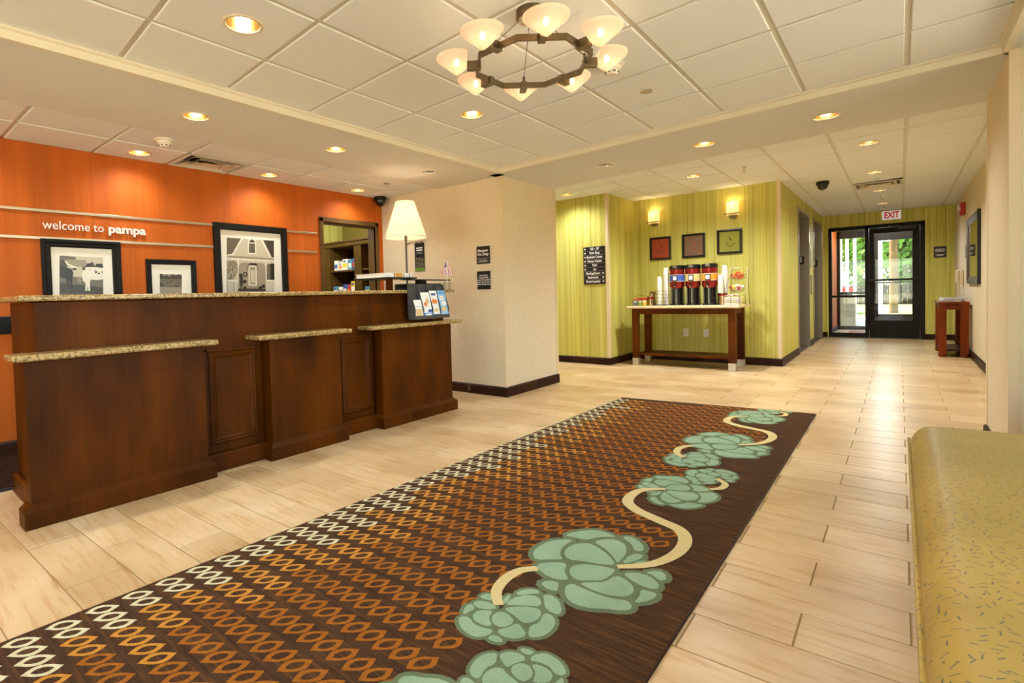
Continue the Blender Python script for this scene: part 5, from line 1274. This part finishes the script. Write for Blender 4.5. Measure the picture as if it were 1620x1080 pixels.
for s_ in (-.87,): MB().box(1.75, 2.14, s_, s_+.06, .72, .98).xf(M_).build('tail_light', 'tail_red', car, local=True, bevel=.02)

# ================================================================== HALL FURNITURE AND FITTINGS
cs = thing('console_table', 'reddish cherry wood side table against the hall wall', 'side table', (.59, 10.9, 0)); CZ = .80
for x in (.43, .66):
    for y in (10.45, 11.33):
        lg = MB().prism([(x+.012, y+.012, .045), (x+.078, y+.012, .045), (x+.078, y+.078, .045), (x+.012, y+.078, .045)], (0, 0, .0)).build('leg_core', 'cherry', cs) if False else MB().box(x, x+.085, y, y+.085, .045, CZ-.03).build('leg', 'cherry', cs, bevel=.004)
        MB().lathe([(.001, 0), (.035, 0), (.048, .015), (.05, .03), (.04, .045), (.001, .045)], (x+.042, y+.042, 0), 18).build('bun_foot', 'cherry', lg, smooth=True)
MB().box(.42, .755, 10.44, 11.43, CZ-.03, CZ).build('table_top', 'cherry', cs, bevel=.006)
for a in ((.515, .66, 10.465, 10.485), (.515, .66, 11.39, 11.41), (.445, .465, 10.535, 11.33), (.715, .735, 10.535, 11.33)): MB().box(*a, CZ-.11, CZ-.03).build('apron', 'cherry', cs)
MB().box(.445, .735, 10.47, 11.40, .085, .115).build('lower_shelf', 'espresso', cs, bevel=.003)
plain('newsprint', (206, 200, 188), .8); plain('newsdark', (120, 116, 110), .8)
for k in range(5):
    t = thing('newspaper', ('folded newspaper at the bottom of the pile on the side table', 'second folded newspaper from the bottom of the pile', 'third folded newspaper in the middle of the pile', 'fourth folded newspaper, second from the top of the pile', 'folded newspaper on top of the pile on the side table')[k], 'newspaper', (.57+.006*k, 10.85, CZ+.011*k), 0, 'newspapers on the side table')
    a = random.uniform(-.08, .08); t.rotation_euler = (0, 0, a)
    MB().box(-.12, .12, -.28, .28, 0, .010).build('pages', 'newsprint', t, local=True, bevel=.003)
    for j in range(5): MB().box(-.10, .10, -.24+.1*j, -.19+.1*j, .0101, .0106).build('print_block', 'newsdark', t, local=True)
mr = thing('wall_mirror', 'tall framed mirror on the hall wall above the side table', 'mirror', (XR, 10.2, 1.06))
plain('mirror', (235, 238, 235), .02, 1.0); plain('mirror_frame', (70, 52, 34), .35, .2)
y0, y1, z0, z1, fw = 9.45, 10.9, 1.06, 2.0, .10; v = []; f = []; k = [(0, 0), (0, .03), (.15, .032), (1, .016), (1, 0)]; n = len(k)
for cy_, cz_, sy_, sz_ in ((y0, z0, 1, 1), (y1, z0, -1, 1), (y1, z1, -1, -1), (y0, z1, 1, -1)):
    for a, h in k: v.append((XR-h, cy_+sy_*a*fw, cz_+sz_*a*fw))
for c in range(4):
    d = (c+1) % 4
    for j in range(n-1): f.append((c*n+j, d*n+j, d*n+j+1, c*n+j+1))
MB().add(v, f).build('frame', 'mirror_frame', mr); MB().box(XR-.012, XR, y0+.1, y1-.1, z0+.1, z1-.1).build('mirror_glass', 'mirror', mr)
MB().box(XR-.034, XR-.0, y0-.012, y0+.004, z0-.01, z1+.01).build('frame_edge', 'blackmatte', mr)
ph = thing('wall_phone', 'cream wall telephone with coiled cord above the side table', 'telephone', (XR, 11.85, 1.06)); plain('phone', (228, 206, 170), .4)
MB().box(XR-.05, XR, 11.75, 11.93, 1.06, 1.29).build('phone_body', 'phone', ph, bevel=.012); MB().box(XR-.10, XR-.05, 11.78, 11.83, 1.07, 1.28).build('handset', 'phone', ph, bevel=.015)
MB().tube([(XR-.06+.012*math.cos(k*1.2), 11.80+.012*math.sin(k*1.2), 1.06-.005*k) for k in range(40)], .004, 5).build('cord', 'phone', ph, smooth=True)
rs = thing('room_sign', 'narrow black sign with white marks on the hall wall beside the mirror', 'sign', (XR, 11.25, 1.46)); MB().box(XR-.012, XR, 11.10, 11.42, 1.46, 1.645).build('plate', 'sign_black', rs)
for k in range(4): MB().box(XR-.0128, XR-.012, 11.16, 11.36, 1.485+.04*k, 1.503+.04*k).build('text_line', 'grey_line', rs)
fa = thing('fire_alarm', 'red fire alarm strobe high on the hall wall', 'fire alarm', (XR, 11.6, 2.15)); MB().box(XR-.055, XR, 11.48, 11.72, 2.14, 2.33).build('housing', 'red', fa, bevel=.012)
MB().prism([(XR-.055, 11.60, 2.24), (XR-.10, 11.64, 2.27), (XR-.055, 11.70, 2.24), (XR-.055, 11.70, 2.31), (XR-.10, 11.64, 2.31), (XR-.055, 11.60, 2.31)], (0, .0, -.03)).build('strobe_lens', 'white', fa) if False else MB().box(XR-.085, XR-.055, 11.62, 11.70, 2.22, 2.30).build('strobe_lens', 'white', fa, bevel=.01)
text('lettering', 'FIRE', '-x', (XR-.0555, 11.54, 2.22), .06, 'sign_white', fa)
en = plaque('evacuation_sign', 'black notice with small white text beside the exit door', .49, .665, 1.555, 1.762, YF)
for z, s_ in ((1.705, .13), (1.685, .14), (1.665, .12), (1.600, .12), (1.582, .08)): MB().box(.577-s_/2, .577+s_/2, YF-.0128, YF-.012, z, z+.009).build('text_line', 'sign_white', en)
MB().box(.50, .655, YF-.0128, YF-.012, 1.635, 1.638).build('rule', 'grey_line', en)
ex = thing('exit_sign', 'red lettered EXIT sign above the glass door', 'exit sign', (-.12, YF, 2.33)); MB().box(-.27, .03, YF-.05, YF, 2.335, ZH-.01).build('housing', 'offwhite', ex, bevel=.004)
emit('exit_face', (255, 236, 214), .35); MB().box(-.262, .022, YF-.0512, YF-.050, 2.343, ZH-.018).build('face', 'exit_face', ex); plain('exit_red', (196, 20, 34), .5, emis=(196, 16, 30), estr=.22)
text('lettering', 'EXIT', '-y', (-.118, YF-.0516, 2.428), .165, 'exit_red', ex, bold=.006, xs=.66)

def dome(x, y, z, label, r=.075):
    t = thing('dome_camera', label, 'camera', (x, y, z)); MB().lathe([(r*1.0, 0), (r*1.04, -.012), (r*1.04, -.045), (r*.95, -.052), (.001, -.052)], seg=24).build('housing', 'black', t, local=True, smooth=True)
    MB().lathe([(r*.86*math.cos(q*math.pi/16), -.05-r*.95*math.sin(q*math.pi/16)) for q in range(8)]+[(.001, -.05-r*.95)], seg=24).build('dome', 'blackgloss', t, local=True, smooth=True)
dome(-.806, 8.94, ZH, 'black dome camera on the hall tile ceiling'); dome(-4.93, 4.46, ZL, 'black dome camera in the corner above the back room doorway')
def smoke(x, y, z, label):
    t = thing('smoke_detector', label, 'smoke detector', (x, y, z), 0, 'smoke detectors'); MB().lathe([(.07, 0), (.072, -.008), (.06, -.014), (.001, -.014)], seg=24).build('base', 'offwhite', t, local=True, smooth=True)
    MB().lathe([(.05, -.014), (.052, -.03), (.04, -.036), (.036, -.052), (.03, -.058), (.001, -.058)], seg=24).build('sensor', 'offwhite', t, local=True, smooth=True)
    for k in range(8):
        a = k*.785; MB().box(-.006, .006, -.002, .002, -.050, -.042).xf(Matrix.Rotation(a, 4, 'Z') @ Matrix.Translation((0, -.0375, 0))).build('vent_slot', 'black', t, local=True)
smoke(-1.245, 2.93, ZT, 'white smoke detector on the tray ceiling beside the chandelier'); smoke(-4.28, 1.668, ZL, 'white smoke detector in the tile ceiling along the orange wall')
def disc(x, y, z, label):
    t = thing('concealed_sprinkler', label, 'sprinkler cap', (x, y, z), 0, 'flat sprinkler caps'); MB().lathe([(.038, 0), (.038, -.004), (.034, -.006), (.001, -.006)], seg=20).build('cover_plate', 'steel', t, local=True, smooth=True); MB().lathe([(.028, .004), (.030, .0)], seg=20, close=False).build('collar', 'gridbar', t, local=True)
disc(-1.245, 3.47, ZT, 'flat round sprinkler cap in the raised tray ceiling'); disc(-4.29, 3.99, ZL, 'flat round sprinkler cap in the tile ceiling near the desk lamp'); disc(-.238, 9.31, ZH, 'flat round sprinkler cap in front of the hall air vent'); disc(-.221, 12.9, ZH, 'flat round sprinkler cap above the exit sign')
def sprinkler(x, y, z, label):
    t = thing('ceiling_sprinkler', label, 'sprinkler', (x, y, z), 0, 'sprinkler heads'); MB().lathe([(.03, 0), (.03, -.004), (.012, -.006), (.010, -.03), (.001, -.03)], seg=14).build('escutcheon', 'chrome', t, local=True, smooth=True)
    MB().tube([(-.014, 0, -.02), (-.014, 0, -.042), (0, 0, -.05), (.014, 0, -.042), (.014, 0, -.02)], .003, 6).build('frame_arms', 'chrome', t, local=True); MB().lathe([(.022, -.052), (.022, -.054), (.001, -.054)], seg=12).build('deflector', 'chrome', t, local=True)
sprinkler(-1.40, 7.09, ZH, 'chrome sprinkler head in the ceiling before the coffee alcove'); sprinkler(-.22, 11.18, ZH, 'chrome sprinkler head in the exit hall ceiling')
def vent(x, y, z, sx, sy, label):
    t = thing('air_vent', label, 'air vent', (x, y, z), 0, 'ceiling air vents'); h = Vector((sx/2, sy/2))
    def ring(a, b, za, zb, nm, mt):
        m = MB(); v = [(s1*h.x*a, s2*h.y*a, za) for s1, s2 in ((-1, -1), (1, -1), (1, 1), (-1, 1))]+[(s1*h.x*b, s2*h.y*b, zb) for s1, s2 in ((-1, -1), (1, -1), (1, 1), (-1, 1))]
        m.add(v, [(i, (i+1) % 4, 4+(i+1) % 4, 4+i) for i in range(4)]); m.build(nm, mt, t, local=True)
    ring(1, .90, .004, -.004, 'frame', 'gridbar'); ring(.90, .80, -.004, .06, 'throat', 'gridbar'); ring(.76, .60, -.006, .035, 'louvre', 'ring_trim'); ring(.52, .36, -.008, .03, 'louvre', 'ring_trim')
    m = MB(); v = [(s1*h.x*.30, s2*h.y*.30, -.008) for s1, s2 in ((-1, -1), (1, -1), (1, 1), (-1, 1))]+[(0, 0, .012)]; m.add(v, [(0, 1, 4), (1, 2, 4), (2, 3, 4), (3, 0, 4)]); m.build('core_cone', 'ring_trim', t, local=True)
    MB().box(-h.x*.95, h.x*.95, -h.y*.95, h.y*.95, .07, .08).build('back_box', 'blackmatte', t, local=True)
    m = MB()
    for k in range(5): m.tube([(-h.x*.6+.02*k, h.y*.7-.03*k, .05), (h.x*.1*k-h.x*.2, h.y*.55, .045), (h.x*.6, h.y*.6+.01*k, .055)], .012, 6)
    m.build('duct_foil', 'chrome', t, local=True)
vent(VENT[0], VENT[1], ZL, .50, .56, 'square white air vent in the tile ceiling along the orange wall'); vent(HV[0], HV[1], ZH, .555, .58, 'square white air vent in the exit hall ceiling')

# ================================================================== CHANDELIER
CHX, CHY, CHZ = -1.275, 2.11, 2.150
ch = thing('chandelier', 'octagonal bronze ring chandelier with eight glowing alabaster cone shades', 'chandelier', (CHX, CHY, ZT))
OZ = CHZ-ZT
MB().lathe([(.001, 0), (.068, 0), (.068, -.035), (.060, -.042), (.001, -.042)], seg=28).build('canopy', 'nickel', ch, local=True, smooth=True)
RA = .252; A0 = R_(18.5)
ringm = MB(); vv = [(RA/math.cos(R_(22.5))*math.cos(A0+k*math.pi/4), RA/math.cos(R_(22.5))*math.sin(A0+k*math.pi/4)) for k in range(8)]
for k in range(8):
    a, b = vv[k], vv[(k+1) % 8]; s_ = 1.0
    n = Vector((a[0]+b[0], a[1]+b[1])).normalized()
    o1 = [(p[0]*1.0, p[1]*1.0) for p in (a, b)]; i1 = [(p[0]*.955, p[1]*.955) for p in (a, b)]
    vs = [(*o1[0], OZ-.013), (*o1[1], OZ-.013), (*i1[1], OZ-.013), (*i1[0], OZ-.013), (*o1[0], OZ+.013), (*o1[1], OZ+.013), (*i1[1], OZ+.013), (*i1[0], OZ+.013)]
    ringm.add(vs, [(0, 3, 2, 1), (4, 5, 6, 7), (0, 1, 5, 4), (2, 3, 7, 6)])
ringm.build('ring', 'nickel', ch, local=True)
for k in range(4):
    a = A0+R_(22.5)+k*math.pi/2; x, y = RA*math.cos(a), RA*math.sin(a)
    MB().tube([(x*.2, y*.2, -.04), (x*.96, y*.96, OZ+.03)], .0016, 5).build('suspension_cable', 'greymetal', ch, local=True); MB().lathe([(.001, 0), (.006, 0), (.006, .022), (.001, .022)], (x*.96, y*.96, OZ+.018), 10).build('cable_grip', 'nickel', ch, local=True)
cs_ = .30
for k in range(8):
    a = A0+R_(22.5)+k*math.pi/4; M_ = Matrix.Rotation(a, 4, 'Z')
    br = MB().box(RA-.018, RA+.046, -.016, .016, OZ-.022, OZ+.016).xf(M_).build('bracket', 'nickel', ch, local=True, bevel=.002)
    prof = [(.001, -.044), (.008, -.042), (.020, -.033), (.045, -.010), (.070, .009), (.086, .022), (.092, .030), (.093, .036)]
    m = MB(); seg = 32; cx_ = RA+.092
    for r, z in prof:
        for j in range(seg):
            t = 2*math.pi*j/seg; x = cx_+r*math.cos(t); x = max(x, RA+.046); m.v.append(Vector((x, r*math.sin(t), OZ+z+.012*(r/.108)**2*math.cos(t*1)*0)))
    for i in range(len(prof)-1):
        for j in range(seg): q = (j+1) % seg; m.f.append((i*seg+j, i*seg+q, (i+1)*seg+q, (i+1)*seg+j)); m.mi.append(0)
    m.xf(M_); m.build('glass_shade', 'alabaster', ch, local=True, smooth=True)
    p = M_ @ Vector((cx_, 0, OZ+.012))
    MB().lathe([(.001, -.016), (.010, -.010), (.013, .002), (.008, .016), (.001, .020)], p, 12).build('bulb', 'bulb', ch, local=True, smooth=True)
    ld = bpy.data.lights.new('chandelier_light', 'POINT'); ld.energy = .045; ld.color = (1, .86, .7); ld.shadow_soft_size = .02
    lo = bpy.data.objects.new('chandelier_light', ld); COL.objects.link(lo); lo.parent = ch; lo.location = (p.x, p.y, OZ+.045)
